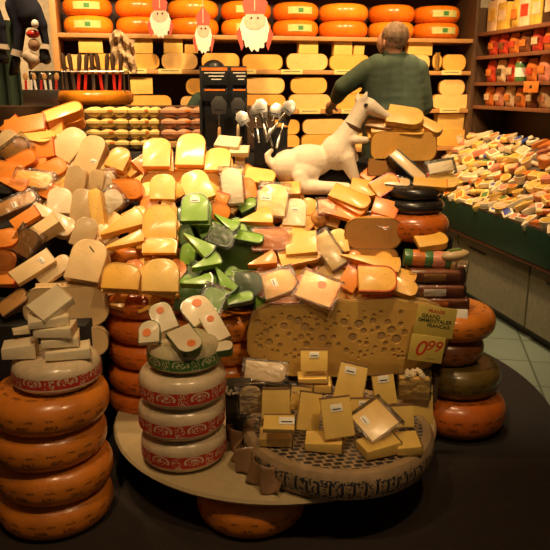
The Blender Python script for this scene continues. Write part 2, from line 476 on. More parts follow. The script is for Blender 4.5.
def gput(px, by, Lp, Hp, ph, tilt, yaw, typ, Tp, hs, label, n=1, st=None, film=False):
    """piece whose lowest point touches a surface of height hs at picture row by"""
    c = onh(px, by, hs); k = zdep(c)/F
    if hs > CH: return
    el = math.atan2(CH-c.z, c.y); cc = max(.45, math.cos(max(0, PI/2-R_(tilt)-el)))
    vert = abs(math.sin(R_(ph)))
    L = Lp*k/(cc*vert+(1-vert)); H = Hp*k/(cc*(1-vert)+vert); T = max(.012, Tp*k)
    Rm_ = orient(ph, tilt, yaw)
    # lowest corner
    cs = [Rm_ @ Vector((sx*L/2, sy*H/2, sz*T/2)) for sx in (-1, 1) for sy in (-1, 1) for sz in (-1, 1)]
    lo = min(v.z for v in cs); fr = min(v.y for v in cs)
    P = Vector((c.x, c.y-fr*.92, hs-lo+.001+(n-1)*(T+.001) if tilt < 30 else hs-lo+.001))
    piece(P, Rm_, L, H, T, typ, label, None, st, film)
    KEYP.append((px, by-Hp/2, label, typ, P))
    if tilt < 30:
        for i in range(1, n):
            piece(P-Vector((0, 0, (T+.001)*i)), orient(ph+random.uniform(-10, 10), tilt, yaw), L, H, T, typ, 'flat piece lying under the '+short(label))
    return P

# ================================================================== camera + view
cam = bpy.data.cameras.new('camera'); co = bpy.data.objects.new('camera', cam); C.objects.link(co)
cam.sensor_width = 36; cam.sensor_fit = 'HORIZONTAL'; cam.lens = 36*F/550; cam.clip_start = .02
co.location = (0, 0, CH); co.rotation_euler = (PI/2-PIT, 0, 0)
bpy.context.scene.camera = co
sc = bpy.context.scene
sc.view_settings.view_transform = 'Standard'; sc.view_settings.look = 'None'; sc.view_settings.gamma = 1
sc.view_settings.exposure = 0.0

# ================================================================== setting
def struct(b, name, mat, **k):
    o = b.build(name, mat, **k); o['kind'] = 'structure'; return o
def tile_mat(name, c1, c2, grout, sx, sy, rot, rough=.35):
    s = NT(name)
    mp = s.n.new('ShaderNodeMapping'); s.l.new(s.tc.outputs['Object'], mp.inputs[0]); mp.inputs['Rotation'].default_value = (0, 0, rot)
    br = s.n.new('ShaderNodeTexBrick'); s.l.new(mp.outputs[0], br.inputs['Vector'])
    br.offset = 0; br.inputs['Scale'].default_value = 1; br.inputs['Brick Width'].default_value = sx; br.inputs['Row Height'].default_value = sy
    br.inputs['Mortar Size'].default_value = .006; br.inputs['Color1'].default_value = (*c1, 1); br.inputs['Color2'].default_value = (*c2, 1)
    br.inputs['Mortar'].default_value = (*grout, 1)
    col = s.mix(s.mt('MULTIPLY', s.noise(5), .5), br.outputs[0], shade(c1, .6))
    s.bump(br.outputs['Fac'], -.002, .5)
    return s.fin(col, rough)
M['floor'] = tile_mat('pale_floor_tiles', (.21, .26, .20), (.18, .225, .18), (.07, .09, .065), .33, .33, A)
M['wallt'] = tile_mat('cream_wall_tiles', (.62, .50, .32), (.60, .47, .30), (.42, .33, .2), .2, .2, 0)
struct(MB().box((0, 3, -.03), (9, 9, .06)), 'floor', M['floor'])
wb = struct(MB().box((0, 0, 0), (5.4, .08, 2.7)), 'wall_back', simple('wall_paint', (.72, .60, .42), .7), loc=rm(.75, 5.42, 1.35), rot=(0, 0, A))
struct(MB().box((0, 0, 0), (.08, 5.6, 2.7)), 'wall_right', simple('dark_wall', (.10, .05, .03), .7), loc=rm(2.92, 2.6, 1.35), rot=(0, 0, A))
struct(MB().box((0, 0, 0), (.08, 5.6, 2.7)), 'wall_left', wb.data.materials[0], loc=rm(-1.98, 2.6, 1.35), rot=(0, 0, A))
struct(MB().box((0, 0, 0), (5.4, 5.6, .06)), 'ceiling', simple('ceiling_paint', (.35, .28, .2), .8), loc=rm(.5, 2.6, 2.73), rot=(0, 0, A))
# mats
mb = MB().cyl((0, 3.0, .0), (0, 3.0, .012), 1.275, n=96)
tag(mb.build('floor_mat', simple('dark_mat', (.012, .008, .006), .9, bump=.003, bsc=200)), 'big round black mat under the cheese display', 'floor mat')
mb = MB().box((1.25, 1.35, .008), (4.0, 2.1, .016), bev=.004)
tag(mb.build('door_mat', simple('brown_mat', (.024, .014, .009), .95, bump=.004, bsc=260)), 'dark brown mat at the near right of the display', 'floor mat').location = (-1.05, 0, 0)

# ------------------------------------------------------------------ back shelving
M['shelfwood'] = simple('shelf_wood', (.52, .26, .08), .5, .1, sc=8)
BV = 4.95
sh = empty('wall_shelf', rm(0, BV, 0), (0, 0, A))
U0, U1 = -.47, 2.53
BH = [1.78, 1.55, 1.273, .99]
for h in BH+[2.2]:
    MB().box(((U0+U1)/2, .2, h-.014), (U1-U0, .40, .028), bev=.003).build('shelf_board', M['shelfwood'], sh)
MB().box((U0, .19, 1.3), (.04, .42, 2.6), bev=.003).build('side_post', M['shelfwood'], sh)
MB().box((U1+.01, .19, 1.3), (.03, .42, 2.6), bev=.003).build('side_post', M['wood_dark'], sh)
MB().box(((U0+U1)/2, .41, 1.3), (U1-U0, .015, 2.6)).build('back_panel', simple('shelf_back', (.035, .016, .01), .7), sh)
MB().box(((U0+U1)/2, .25, .48), (U1-U0, .3, .93)).build('base_cupboard', M['wood_dark'], sh)
tag(sh, 'wooden wall shelving full of cheese wheels at the back of the shop', 'shelving unit')
def upx(px, v, h):
    """room u at which the plane v shows in picture column px"""
    lo, hi = -1.2, 3.5
    for _ in range(40):
        m = (lo+hi)/2
        if proj(rm(m, v, h))[0] < px: lo = m
        else: hi = m
    return lo
spots = [(62,112),(116,165),(170,221),(225,275),(278,323),(326,374),(377,421),(423,467)]
ordn = ['first','second','third','fourth','fifth','sixth','seventh','eighth','ninth','tenth','eleventh','twelfth','thirteenth','fourteenth','fifteenth','sixteenth','seventeenth','eighteenth','nineteenth','twentieth']
lblm = simple('label_strip', (.62, .60, .20), .5); lblg = simple('green_print', (.06, .25, .05), .5)
for i, (a, b_) in enumerate(spots):
    ua, ub = upx(a, BV+.03, 1.85), upx(b_, BV+.03, 1.85)
    R = min(.19, (ub-ua)/2+.003)
    for lv in range(2):
        hh = .118
        o = wheel('shelf' if (i+lv) % 3 else 'shelfy', rm((ua+ub)/2, BV+.03+R, 1.781+lv*hh), R, hh,
            'orange cheese wheel %s on the top shelf, %s from the left post' % (('at the bottom', 'lying on another')[lv], ordn[i]), 'cheese wheels on the top shelf', yaw=A)
        if i in (0, 4, 3, 7):
            a0, a1 = -PI/2-.55, -PI/2+.55
            l = MB().lathe([(R+.001, hh*.30), (R+.0012, hh*.5), (R+.001, hh*.70)], 14, a0, a1).build('paper_label', lblm, o)
            MB().lathe([(R+.002, hh*.38), (R+.0022, hh*.5), (R+.002, hh*.62)], 4, -PI/2-.1, -PI/2+.12).build('printed_emblem', lblg, l)
def shelf_half(x0, x1, y0, y1, board, nm, tone='p_shelf', dv=.0):
    h0 = BH[board]
    v = BV+.03+dv
    m = (x0+x1)/2
    ua, ub = upx(x0, v, h0+.05), upx(x1, v, h0+.05)
    zb = zdep(rm((ua+ub)/2, v, h0)); hh = (y1-y0)*zb/F
    return (ua+ub)/2, ub-ua, hh, v, h0
def add_half(x0, x1, y0, y1, board, z, label, tone='p_shelf', blk=False, dv=0.0):
    uc, w, hh, v, h0 = shelf_half(x0, x1, y0, y1, board, '', tone, dv)
    P = rm(uc, v, h0+z+.001)
    if blk:
        t = piece(P+Vector((0, .05, hh/2)), Matrix.Rotation(A, 4, 'Z') @ Matrix.Rotation(PI/2, 4, 'X') @ Matrix.Rotation(PI/2, 4, 'Z'), hh, w, .09, 'lblock', label, 'cheese on the back shelves')
    else:
        half_wheel(P, w-.004, hh, label, M[tone], M['r_yellow'], 'cheese on the back shelves', yaw=A, depth=min(.18, w/2))
    return hh
cnt = [0]
def shelfrow(board, cols, nm):
    for i, c in enumerate(cols):
        x0, x1, y0, y1 = c[:4]; z = c[4] if len(c) > 4 else 0; blk = len(c) > 5 and c[5]
        tone = ['p_shelf', 'p_shelfpale', 'p_shelf'][(i*7+board) % 3] if not (len(c) > 6) else c[6]
        add_half(x0, x1, y0, y1, board, z, '%s of yellow cheese on the %s shelf, %s from the left' % ('small block' if blk else 'cut half wheel', nm, ordn[i]), tone, blk)
shelfrow(1, [(64,92,54,68),(93,129,54,69),(130,160,54,69),(161,198,53,69),(201,240,53,69),(242,283,54,69),(286,328,53,69),(329,370,54,69),(372,400,54,69),(402,430,56,72),(432,442,56,74),(442,466,57,73)], 'second')
shelfrow(1, [(78,102,42,54,.106,True),(132,152,40,54,.106,True),(163,182,40,53,.110,True),(184,197,45,53,.110,True),(298,317,40,53,.110,True),(333,351,40,54,.106,True),(353,363,45,54,.106,True),(407,431,42,56,.112,True)], 'second ')
shelfrow(2, [(64,104,94,108),(107,172,93,108),(180,205,94,108),(207,239,94,108),(241,286,93,108),(288,331,93,108),(333,375,94,109),(377,430,94,110),(432,472,98,112)], 'third')
shelfrow(2, [(130,152,77,93,.112,True),(186,218,78,94,.106),(243,285,77,93,.112),(290,327,77,93,.112),(335,362,79,94,.112),(438,464,83,98,.10)], 'third ')
shelfrow(3, [(180,232,133,147),(234,268,133,147),(270,300,133,147),(301,346,133,147),(348,395,133,147),(397,430,133,147),(434,476,134,150)], 'fourth')
shelfrow(3, [(262,300,118,133,.104),(302,346,118,133,.104),(436,462,117,134,.112,True)], 'fourth ')
tg = empty('price_tag')
bpy.data.objects.remove(tg)
pt = simple('price_card', (.78, .62, .22), .6, var=.08)
for j, (px, bd) in enumerate([(170, 1), (292, 1), (345, 1), (245, 1), (452, 1), (310, 2), (450, 2), (255, 2), (135, 1), (352, 2)]):
    u = upx(px, BV-.01, BH[bd])
    o = MB().box((0, 0, 0), (.16, .004, .032), bev=.001).build('price_card', pt, loc=rm(u, BV-.006, BH[bd]-.012), rot=(0, 0, A))
    MB().box((0, -.0026, .004), (.12, .0008, .004)).build('printed_line', M['ink'], o)
    tag(o, 'yellow price card clipped to the %s shelf edge, %s' % (('', 'second', 'third')[bd], ['above the round egg stack', 'left of the man', 'beside the head of the man', 'behind the tall paper bishop', 'right of the man', 'above the elbow of the man', 'beside his right side', 'behind the slicer stand', 'above the pale egg cartons', 'at his forearm'][j]), 'price card', 'price cards on the shelf edges')

# ------------------------------------------------------------------ right wall shelves
sr = empty('snack_shelf', rm(2.55, 0, 0), (0, 0, A))
M['redwood'] = simple('red_brown_wood', (.20, .07, .03), .5, .1)
SH = [1.82, 1.655, 1.468, 1.30]
for h in SH: MB().box((.15, 3.7, h-.012), (.30, 2.5, .024), bev=.002).build('shelf_board', M['redwood'], sr)
MB().box((.305, 3.7, 1.2), (.02, 2.5, 1.6)).build('back_panel', M['wood_dark'], sr)
MB().box((.15, 4.96, 1.5), (.30, .02, 1.0)).build('side_panel', M['wood_dark'], sr)
tag(sr, 'reddish wall shelf of snacks and jars above the right counter', 'shelving unit')
colset = {'red': (.60, .05, .02), 'orange': (.72, .20, .03), 'yellow': (.75, .45, .07), 'pink': (.75, .28, .16), 'brown': (.22, .07, .025), 'cream': (.78, .54, .30), 'dark': (.03, .02, .018), 'green': (.08, .20, .05), 'blue': (.05, .08, .35)}
CM = {k: simple(k+'_print', v, .35, .4, sc=22, var=.3) for k, v in colset.items()}
GRP = {}
def snack(kind, P, w, h, colr, capc, label, yaw, group):
    t = empty({'jar': 'glass_jar', 'bag': 'snack_bag', 'box': 'snack_box', 'book': 'boxed_gift'}[kind], P, (0, 0, yaw))
    if kind == 'jar':
        r = w/2
        MB().lathe([(0, 0), (r*.92, 0), (r, .006), (r, h*.72), (r*.8, h*.82), (0, h*.82)], 20).build('jar_body', CM[colr], t)
        MB().lathe([(0, h*.8), (r*.84, h*.8), (r*.84, h*.98), (r*.78, h), (0, h)], 20).build('lid', CM[capc], t)
        MB().lathe([(r+.0008, h*.2), (r+.0008, h*.58)], 20).build('label', M['sticker'] if colr != 'cream' else CM['red'], t)
    elif kind == 'bag':
        def f(u, v):
            x = (u-.5)*w*(1-.12*abs(v-.5)); z = v*h
            return Vector((x*(1-.25*(v > .93)), -.028*math.sin(PI*u)**.6*math.sin(PI*min(1, v*1.05))**.5, z))
        b = MB().grid(8, 10, f); b2 = b.grid(8, 10, lambda u, v: Vector((f(u, v).x, -f(u, v).y, f(u, v).z)))
        b2.build('bag_body', CM[colr], t)
        MB().box((0, -.029, h*.45), (w*.55, .002, h*.3), bev=.0005).build('label', CM[capc], t)
    else:
        MB().box((0, 0, h/2), (w, .07, h), bev=.002).build('box_body', CM[colr], t)
        MB().box((0, -.0358, h*.55), (w*.7, .0016, h*.4)).build('label', CM[capc], t)
    tag(t, label, {'jar': 'jar', 'bag': 'bag of snacks', 'box': 'box', 'book': 'box'}[kind], group)
rows = [
 (0, [('box','cream','yellow'),('box','yellow','cream'),('bag','yellow','orange'),('box','cream','red'),('box','yellow','cream'),('box','dark','cream'),('box','dark','cream'),('box','dark','cream'),('bag','brown','cream'),('box','cream','dark'),('box','red','cream'),('box','brown','orange')]),
 (1, [('bag','red','orange'),('bag','red','brown'),('bag','orange','red'),('bag','brown','orange'),('bag','red','cream'),('bag','orange','red'),('bag','red','orange'),('bag','red','pink'),('bag','cream','brown'),('bag','cream','red'),('bag','brown','cream'),('bag','orange','cream'),('bag','red','cream')]),
 (2, [('bag','red','orange'),('bag','cream','dark'),('bag','red','cream'),('jar','green','orange'),('bag','orange','red'),('bag','pink','orange'),('bag','orange','pink'),('jar','yellow','red'),('jar','yellow','dark'),('jar','yellow','dark'),('jar','brown','dark'),('jar','red','dark'),('jar','red','cream')]),
 (3, [('bag','orange','cream'),('bag','pink','cream'),('bag','cream','orange'),('bag','orange','brown'),('bag','brown','cream'),('bag','cream','pink'),('bag','pink','brown'),('jar','dark','cream'),('jar','cream','pink'),('jar','pink','cream'),('jar','brown','cream'),('jar','orange','cream'),('jar','pink','dark')])]
rn = ['top', 'second', 'third', 'lowest']
for ri, items in rows:
    v = 4.86
    for i, (k, c1, c2) in enumerate(items):
        w = .13 if k == 'bag' else .10 if k == 'jar' else .13
        if ri in (2, 3) and k == 'jar': w = .095
        h = {0: .20, 1: .150, 2: .155, 3: .135}[ri]*random.uniform(.9, 1.05)
        nmk = {'jar': 'jar', 'bag': 'snack bag', 'box': 'carton'}[k]
        snack(k, rm(2.55+.065, v-w/2, SH[ri]+.001), w, h, c1, c2, '%s %s with %s %s, %s from the corner on the %s snack shelf' % (c1, nmk, c2, 'lid' if k == 'jar' else 'label', ordn[i], rn[ri]), A-PI/2+.0, 'goods on the snack shelf')
        if k != 'box' or True:
            v -= w+.012
cd = MB().box((0, 0, 0), (.003, .17, .07), bev=.001).build('shelf_sign', CM['orange'], loc=rm(2.535, 4.13, SH[2]-.035), rot=(0, 0, A))
MB().box((-.002, 0, 0), (.001, .03, .02)).build('printed_emblem', M['ink'], cd)
tag(cd, 'small orange sign hanging from the third snack shelf edge', 'sign')

# ------------------------------------------------------------------ right counter
ctr = empty('display_counter', rm(2.15, 0, 0), (0, 0, A))
gm = simple('dark_green_panel', (.010, .046, .025), .35, .2)
MB().box((.02, 3.43, .575), (.04, 2.96, .19), bev=.003).build('green_front_band', gm, ctr)
MB().box((.03, 3.43, .468), (.05, 2.96, .022), bev=.004).build('brown_trim', M['redwood'], ctr)
MB().box((.012, 3.43, .678), (.024, 2.96, .014), bev=.003).build('metal_rail', M['metal'], ctr)
gl = MB(); gl.prism([(.03, .60), (.385, .60), (.385, 1.05), (.36, 1.05)], -1.48, 1.48)
gl._tf(gl.bm.verts, Matrix.Translation((0, 3.43, 0)) @ Matrix.Rotation(PI/2, 4, 'X'))
gl.build('sloped_shelf', simple('counter_bed', (.10, .08, .05), .6), ctr)
tag(ctr, 'long sloping chilled counter with dark green front at the right', 'counter')
cm_ = simple('taupe_laminate', (.26, .23, .15), .45)
for i, v0 in enumerate((2.51, 3.414, 4.318)):
    t = empty('base_cabinet', rm(2.2, v0, 0), (0, 0, A))
    W_ = .60 if i == 2 else .9
    MB().box((.18, W_/2, .255), (.32, W_-.002, .395)).build('body', cm_, t)
    MB().box((.18, W_/2, .035), (.26, W_, .07)).build('toe_kick', M['black'], t)
    d = MB().box((.009, W_/2, .258), (.02, W_-.015, .38), bev=.002).build('door', cm_, t)
    MB().box((-.003, .62 if i != 2 else .3, .385), (.006, .22, .014), bev=.002).build('handle', M['black'], d)
    tag(t, ['taupe base cabinet nearest the camera under the green counter', 'taupe base cabinet in the middle under the green counter', 'taupe base cabinet at the far end behind the cheese heap'][i], 'cabinet')
# goods on the slope
kinds = ['pack', 'tub', 'round', 'wedge', 'pack', 'wedge', 'stick']
palette = [('cream', 'cream'), ('yellow', 'yellow'), ('cream', 'yellow'), ('yellow', 'yellow'), ('cream', 'pink'), ('cream', 'cream'), ('yellow', 'yellow'), ('cream', 'pink'), ('yellow', 'orange'), ('cream', 'cream'), ('cream', 'red'), ('cream', 'yellow'), ('yellow', 'cream'), ('cream', 'pink'), ('pink', 'cream'), ('yellow', 'green'), ('cream', 'dark'), ('orange', 'cream'), ('cream', 'orange'), ('cream', 'blue'), ('pink', 'pink'), ('orange', 'orange')]
PG = {}
def goods(kind, c1, c2):
    key = (kind, c1, c2)
    if key in PG:
        o = PG[key].copy(); C.objects.link(o)
        for k in PG[key].children:
            q = k.copy(); C.objects.link(q); q.parent = o
        return o
    body = M['p_light'] if c1 == 'yellow' else M['p_white'] if c1 == 'cream' else CM[c1]
    if kind == 'pack':
        o = MB().box((0, 0, .018), (.10, .07, .036), bev=.008).build('cheese_packet', body); MB().box((0, 0, .037), (.06, .045, .003), bev=.001).build('label', CM[c2], o)
    elif kind == 'tub':
        o = MB().lathe([(0, 0), (.034, 0), (.042, .05), (.045, .053), (.045, .058), (0, .058)], 20).build('cheese_tub', body); MB().lathe([(0, .0585), (.036, .0585), (.036, .0605), (0, .0605)], 20).build('lid_label', CM[c2], o)
    elif kind == 'round':
        o = MB().lathe(rim(.048, .036, .012), 24).build('round_cheese', body); MB().cyl((0, 0, .036), (0, 0, .0375), .028, n=20).build('label', CM[c2], o)
    elif kind == 'stick':
        o = MB().lathe(rim(.018, .13, .012), 14).build('cheese_roll', body)
        o.data.transform(Matrix.Translation((-.065, 0, .018)) @ Matrix.Rotation(PI/2, 4, 'Y'))
        b = MB().lathe([(.0186, .03), (.0186, .09)], 14); b._tf(b.bm.verts, Matrix.Translation((-.065, 0, .018)) @ Matrix.Rotation(PI/2, 4, 'Y')); b.build('label', CM[c2], o)
    else:
        o = MB().prism([(-.06, -.006), (.055, -.04), (.062, 0), (.055, .04), (-.06, .006)], 0, .04, bev=.003).build('cheese_wedge', body); MB().box((.015, 0, .0408), (.045, .03, .0016)).build('label', CM[c2], o)
    PG[key] = o
    return o
WORD = {'pack': 'cheese packet', 'tub': 'cheese tub', 'round': 'small round cheese', 'wedge': 'packed cheese wedge', 'stick': 'cheese roll'}
slope = math.atan2(.44, .41)
rr = random.Random(3)
for row in range(8):
    t = (row+.5)/8
    u = 2.15+.03+.41*t; h = .63+.44*t
    v = 5.0; i = 0
    while v > 2.9:
        P = rm(u, v, h)
        px, py = proj(P)
        if px > 575: break
        if px > 425:
            k = rr.choice(kinds); c1, c2 = rr.choice(palette)
            o = goods(k, c1, c2)
            M4 = Matrix.Rotation(A, 4, 'Z') @ Matrix.Rotation(-slope*rr.uniform(.25, .8), 4, 'Y') @ Matrix.Rotation(rr.uniform(-.25, .25), 4, 'X') @ Matrix.Rotation(rr.uniform(-.9, .9)+PI/2*(k != 'wedge'), 4, 'Z') @ Matrix.Scale(rr.uniform(.75, 1.08), 4)
            o.scale = (1, 1, 1); P2 = P+Vector((-.012, 0, .010+rr.uniform(0, .025)))
            o.matrix_world = Matrix.Translation(P2) @ M4
            tag(o, '%s %s with %s label, counter row %s, place %s from far end' % (c1, WORD[k], c2, ['one', 'two', 'three', 'four', 'five', 'six', 'seven', 'eight'][row], ['one', 'two', 'three', 'four', 'five', 'six', 'seven', 'eight', 'nine', 'ten', 'eleven', 'twelve', 'thirteen', 'fourteen', 'fifteen', 'sixteen', 'seventeen', 'eighteen', 'nineteen', 'twenty', 'twenty-one', 'twenty-two', 'twenty-three', 'twenty-four', 'twenty-five', 'twenty-six', 'twenty-seven', 'twenty-eight'][i]), 'packed cheese', 'packed cheeses on the chilled counter')
            i += 1
        v -= .078
o = MB().lathe([(0, 0), (.045, 0), (.06, .12), (.064, .12), (.064, .13), (0, .13)], 20).build('cheese_bucket', M['white'], loc=rm(2.53, 3.62, 1.07))
MB().lathe([(.0535, .06), (.0572, .09)], 20).build('label', M['p_green'], o)
tag(o, 'white bucket standing at the top edge of the counter display', 'bucket')
o = MB().lathe([(0, 0), (.03, 0), (.03, .10), (.012, .13), (.012, .15), (0, .15)], 20).build('dark_bottle', M['black'], loc=rm(2.36, 3.42, .86))
MB().lathe([(.0305, .02), (.0305, .06)], 20).build('label', M['sticker'], o)
tag(o, 'dark bottle standing among the packed cheeses on the counter', 'bottle')

# ================================================================== table and big wheels
tb = empty('display_table', (0, 2.47, 0))
MB().lathe([(0, .165), (.60, .165), (.62, .168), (.627, .178), (.62, .188), (.6, .19), (0, .19)], 96).build('table_top', simple('cream_laminate', (.50, .38, .20), .35, .15, var=.08), tb)
MB().cyl((0, .12, .012), (0, .12, .166), .16, n=24).build('pedestal', M['black'], tb)
tag(tb, 'low round cream table carrying the cheese display', 'table')
for i in range(4):
    wheel('orange', (-.748+[0, .008, -.006, .01][i], 2.045, .0125+.122*i), .190, .122, ['bottom orange wheel of the tall left stack, on the mat', 'orange wheel second from the floor in the left stack', 'orange wheel third from the floor in the left stack', 'topmost orange wheel of the left stack, below the red-banded wheel'][i], 'orange wheels in the left stack')
wheel('white', (-.708, 2.05, .5015), .140, .097, 'pale wheel with red printed band topping the left orange stack')
for i in range(3):
    wheel('white', (-.315+[0, -.004, .003][i], 2.125, .1905+.1125*i), .146, .1125, ['bottom pale wheel with red band standing on the cream table', 'middle pale wheel with red band in the table stack', 'upper pale wheel with red band, under the green-banded wheel'][i])
wheel('greenw', (-.302, 2.125, .5285), .124, .10, 'small cream wheel with green printed band beneath the dotted pieces')
wheel('orange', (-.08, 2.05, .0125), .187, .128, 'orange wheel lying on the mat under the round table')
# mountain cheese wheel
def gruy_mat():
    s = NT('printed_rind')
    x, y, z = s.sep()[0:3]
    r = s.mt('SQRT', s.mt('ADD', s.mt('MULTIPLY', x, x), s.mt('MULTIPLY', y, y)))
    ang = s.mt('ARCTAN2', y, x)
    base = s.mix(s.ramp(s.noise(18), .3, .7), (.27, .18, .09), (.42, .28, .15))
    c, d = math.cos(.5), math.sin(.5)
    a = s.mt('ADD', s.mt('MULTIPLY', x, 27.0), s.mt('MULTIPLY', y, 12.0)); b = s.mt('ADD', s.mt('MULTIPLY', x, -8.0), s.mt('MULTIPLY', y, 46.0))
    # staggered slanted dashes, printed all over the top
    a2 = s.mt('ADD', a, s.mt('MULTIPLY', s.mt('MODULO', s.mt('FLOOR', b), 2.0), .5))
    m = s.mt('MULTIPLY', s.mt('LESS_THAN', s.mt('FRACT', a2), .72), s.mt('LESS_THAN', s.mt('FRACT', b), .74))
    top = s.mt('MULTIPLY', s.mt('GREATER_THAN', z, .085), s.mt('LESS_THAN', r, .292))
    m = s.mt('MULTIPLY', m, top)
    side = s.mt('MULTIPLY', s.mt('GREATER_THAN', r, .320), s.mt('MULTIPLY', s.mt('GREATER_THAN', z, .018), s.mt('LESS_THAN', z, .082)))
    u = s.mt('FRACT', s.mt('MULTIPLY', ang, 9.0)); v = s.mt('SUBTRACT', z, .05)
    zz = s.mt('ABSOLUTE', s.mt('SUBTRACT', u, .5))
    diam = s.mt('LESS_THAN', s.mt('ADD', s.mt('MULTIPLY', zz, 1.0), s.mt('MULTIPLY', s.mt('ABSOLUTE', v), 17.0)), .42)
    spk = s.mt('GREATER_THAN', s.noise(120, 2), .52)
    line = s.mt('GREATER_THAN', s.mt('ABSOLUTE', v), .026)
    sm = s.mt('MULTIPLY', side, s.mt('MAXIMUM', s.mt('MULTIPLY', s.mt('SUBTRACT', 1.0, diam), spk), s.mt('MAXIMUM', s.mt('MULTIPLY', diam, s.mt('LESS_THAN', zz, .12)), s.mt('MULTIPLY', line, spk))))
    col = s.mix(s.mt('MAXIMUM', m, sm), base, (.025, .027, .035))
    s.bump(s.noise(30, 4), .004, .5)
    return s.fin(col, .38, .3)
gw = MB().lathe([(0, 0), (.29, 0), (.322, .012), (.334, .05), (.330, .085), (.318, .10), (.30, .1025), (.285, .10), (0, .10)], 96).build('round_cheese', gruy_mat(), loc=(.218, 2.15, .1915))
pr = [(.3105, .046), (.3118, .05), (.3075, .087), (.3062, .088)]
tag(gw, 'huge flat cheese wheel with dark blue printed pattern overhanging the table', 'cheese wheel')
# crumpled paper at its left side
def crump(u, v):
    a = R_(176+u*58); r = .344+.014*math.sin(u*31)+.03*v*math.sin(u*17+1)+.02*(1-v)
    return Vector((.218+r*math.cos(a), 2.15+r*math.sin(a), .195+.085*v+.006*math.sin(u*40)))
b = MB().grid(40, 8, crump, None)
o = b.build('wrapping_paper', simple('brown_wrap', (.28, .15, .07), .35, .5, bump=.003)); m = o.modifiers.new('s', 'SOLIDIFY'); m.thickness = .002
tag(o, 'crumpled brown wrapper around the left side of the patterned wheel', 'wrapper')

# right stack
wheel('deep', (.79, 2.69, .0125), .2, .165, 'orange wheel on the mat at the bottom of the right stack')
wheel('olive', (.78, 2.71, .178), .182, .135, 'olive-brown rinded wheel second from the floor in the right stack')
wheel('brown', (.735, 2.72, .314), .15, .11, 'narrow dark brown wheel between olive and orange wheels, right stack')
wheel('orange', (.745, 2.73, .425), .182, .118, 'glossy orange wheel in the right stack behind the price sign')
wheel('deep', (.60, 2.88, .80), .145, .11, 'deep orange wheel below the black wheels at the right')
wheel('black', (.60, 2.92, .911), .130, .055, 'lower black-waxed cheese wheel at the right of the heap')
wheel('black', (.605, 2.93, .967), .122, .052, 'upper black-waxed cheese wheel at the right of the heap')
# supports for that column
sup = empty('display_stand', (.60, 2.95, 0))
MB().box((.02, .08, .40), (.30, .30, .79)).build('stand_body', M['cloth'], sup)
tag(sup, 'black stand hidden behind the right cheese stack', 'stand')

# orange wheel stacks in the middle
def stack(px, top_y, Yc, R, h, n, kind, desc, z0=None):
    P = at(px, top_y, Yc); x = P.x; z = P.z
    for i in range(n):
        wheel(kind, (x+random.uniform(-.008, .008), Yc, z-h*(i+1)), R, h, '%s orange wheel %s' % (ordn[i].replace('first', 'topmost'), desc), None)
stack(150, 283, 2.60, .185, .105, 5, 'deep', 'down in the stack behind the red-banded table stack')
stack(226, 310, 2.74, .15, .105, 4, 'orange', 'down in the stack below the green cheese pieces')
stack(148, 240, 2.86, .20, .11, 2, 'orange', 'down in the stack under the long yellow wedges')
stack(122, 180, 3.08, .15, .10, 2, 'orange', 'down behind the long yellow wedges')
stack(262, 228, 2.93, .15, .105, 2, 'deep', 'down behind the dark green half wheel')
wheel('shelfy', at(96, 105, 3.75), .20, .075, 'wide yellow-orange wheel lying behind the egg cartons')
# halves
def phalf(px, pyb, wpx, hpx, Y, label, pm, rmm, yaw=0, edge=None, depth=None, tiltx=0):
    P = at(px, pyb, Y); k = zdep(P)/F
    return half_wheel(P, wpx*k, hpx*k/cp, label, M[pm], M[rmm], yaw=R_(yaw), edge=edge, depth=depth, tiltx=R_(tiltx))
h1 = phalf(68, 327, 84, 40, 2.42, 'upper pale half wheel with red side label behind the left stack', 'p_cream', 'r_pale', 8)
h2 = phalf(70, 357, 78, 29, 2.40, 'lower pale half wheel with red side label behind the left stack', 'p_cream', 'r_pale', 8)
for hw, w, h in ((h1, 84, 40), (h2, 78, 29)):
    k = 2.6/F; R = w*k/2; hh = h*k
    MB().lathe([(R+.001, hh*.3), (R+.001, hh*.72)], 10, .05, .9).build('red_label', M['band_red'], hw)
phalf(183, 201, 84, 27, 2.93, 'brown-orange half wheel behind two light pieces near the heap top', 'p_brown', 'r_orange')
phalf(373, 249, 58, 30, 2.77, 'brownish cut half wheel in the middle right of the heap', 'p_brown', 'r_yellow')
phalf(368, 264, 60, 15, 2.76, 'flat brown half wheel below the brownish one', 'p_brown', 'r_brown')
phalf(403, 161, 66, 28, 3.02, 'big tan half wheel near the man, carrying a pile of pieces', 'p_shelf', 'r_yellow', edge=.04)
phalf(238, 273, 52, 30, 2.70, 'dark green half wheel among the green pieces', 'p_dgreen', 'r_green')
phalf(385, 176, 36, 17, 3.02, 'small orange-brown half wheel right of the dog', 'p_brown', 'r_yellow', edge=.02)
P = at(319, 219, 2.90)
o = MB().ball((0, 0, 0), .043, (1, 1, .95), 28).build('cheese_ball', wheel_mat('ball_wax', (.62, .28, .07), .04, .08, False, False), loc=P)
MB().cyl((0, 0, .039), (0, 0, .0425), .010, n=14).build('stem_mark', M['r_yellow'], o)
tag(o, 'small tan ball of cheese below the white dog', 'cheese ball')

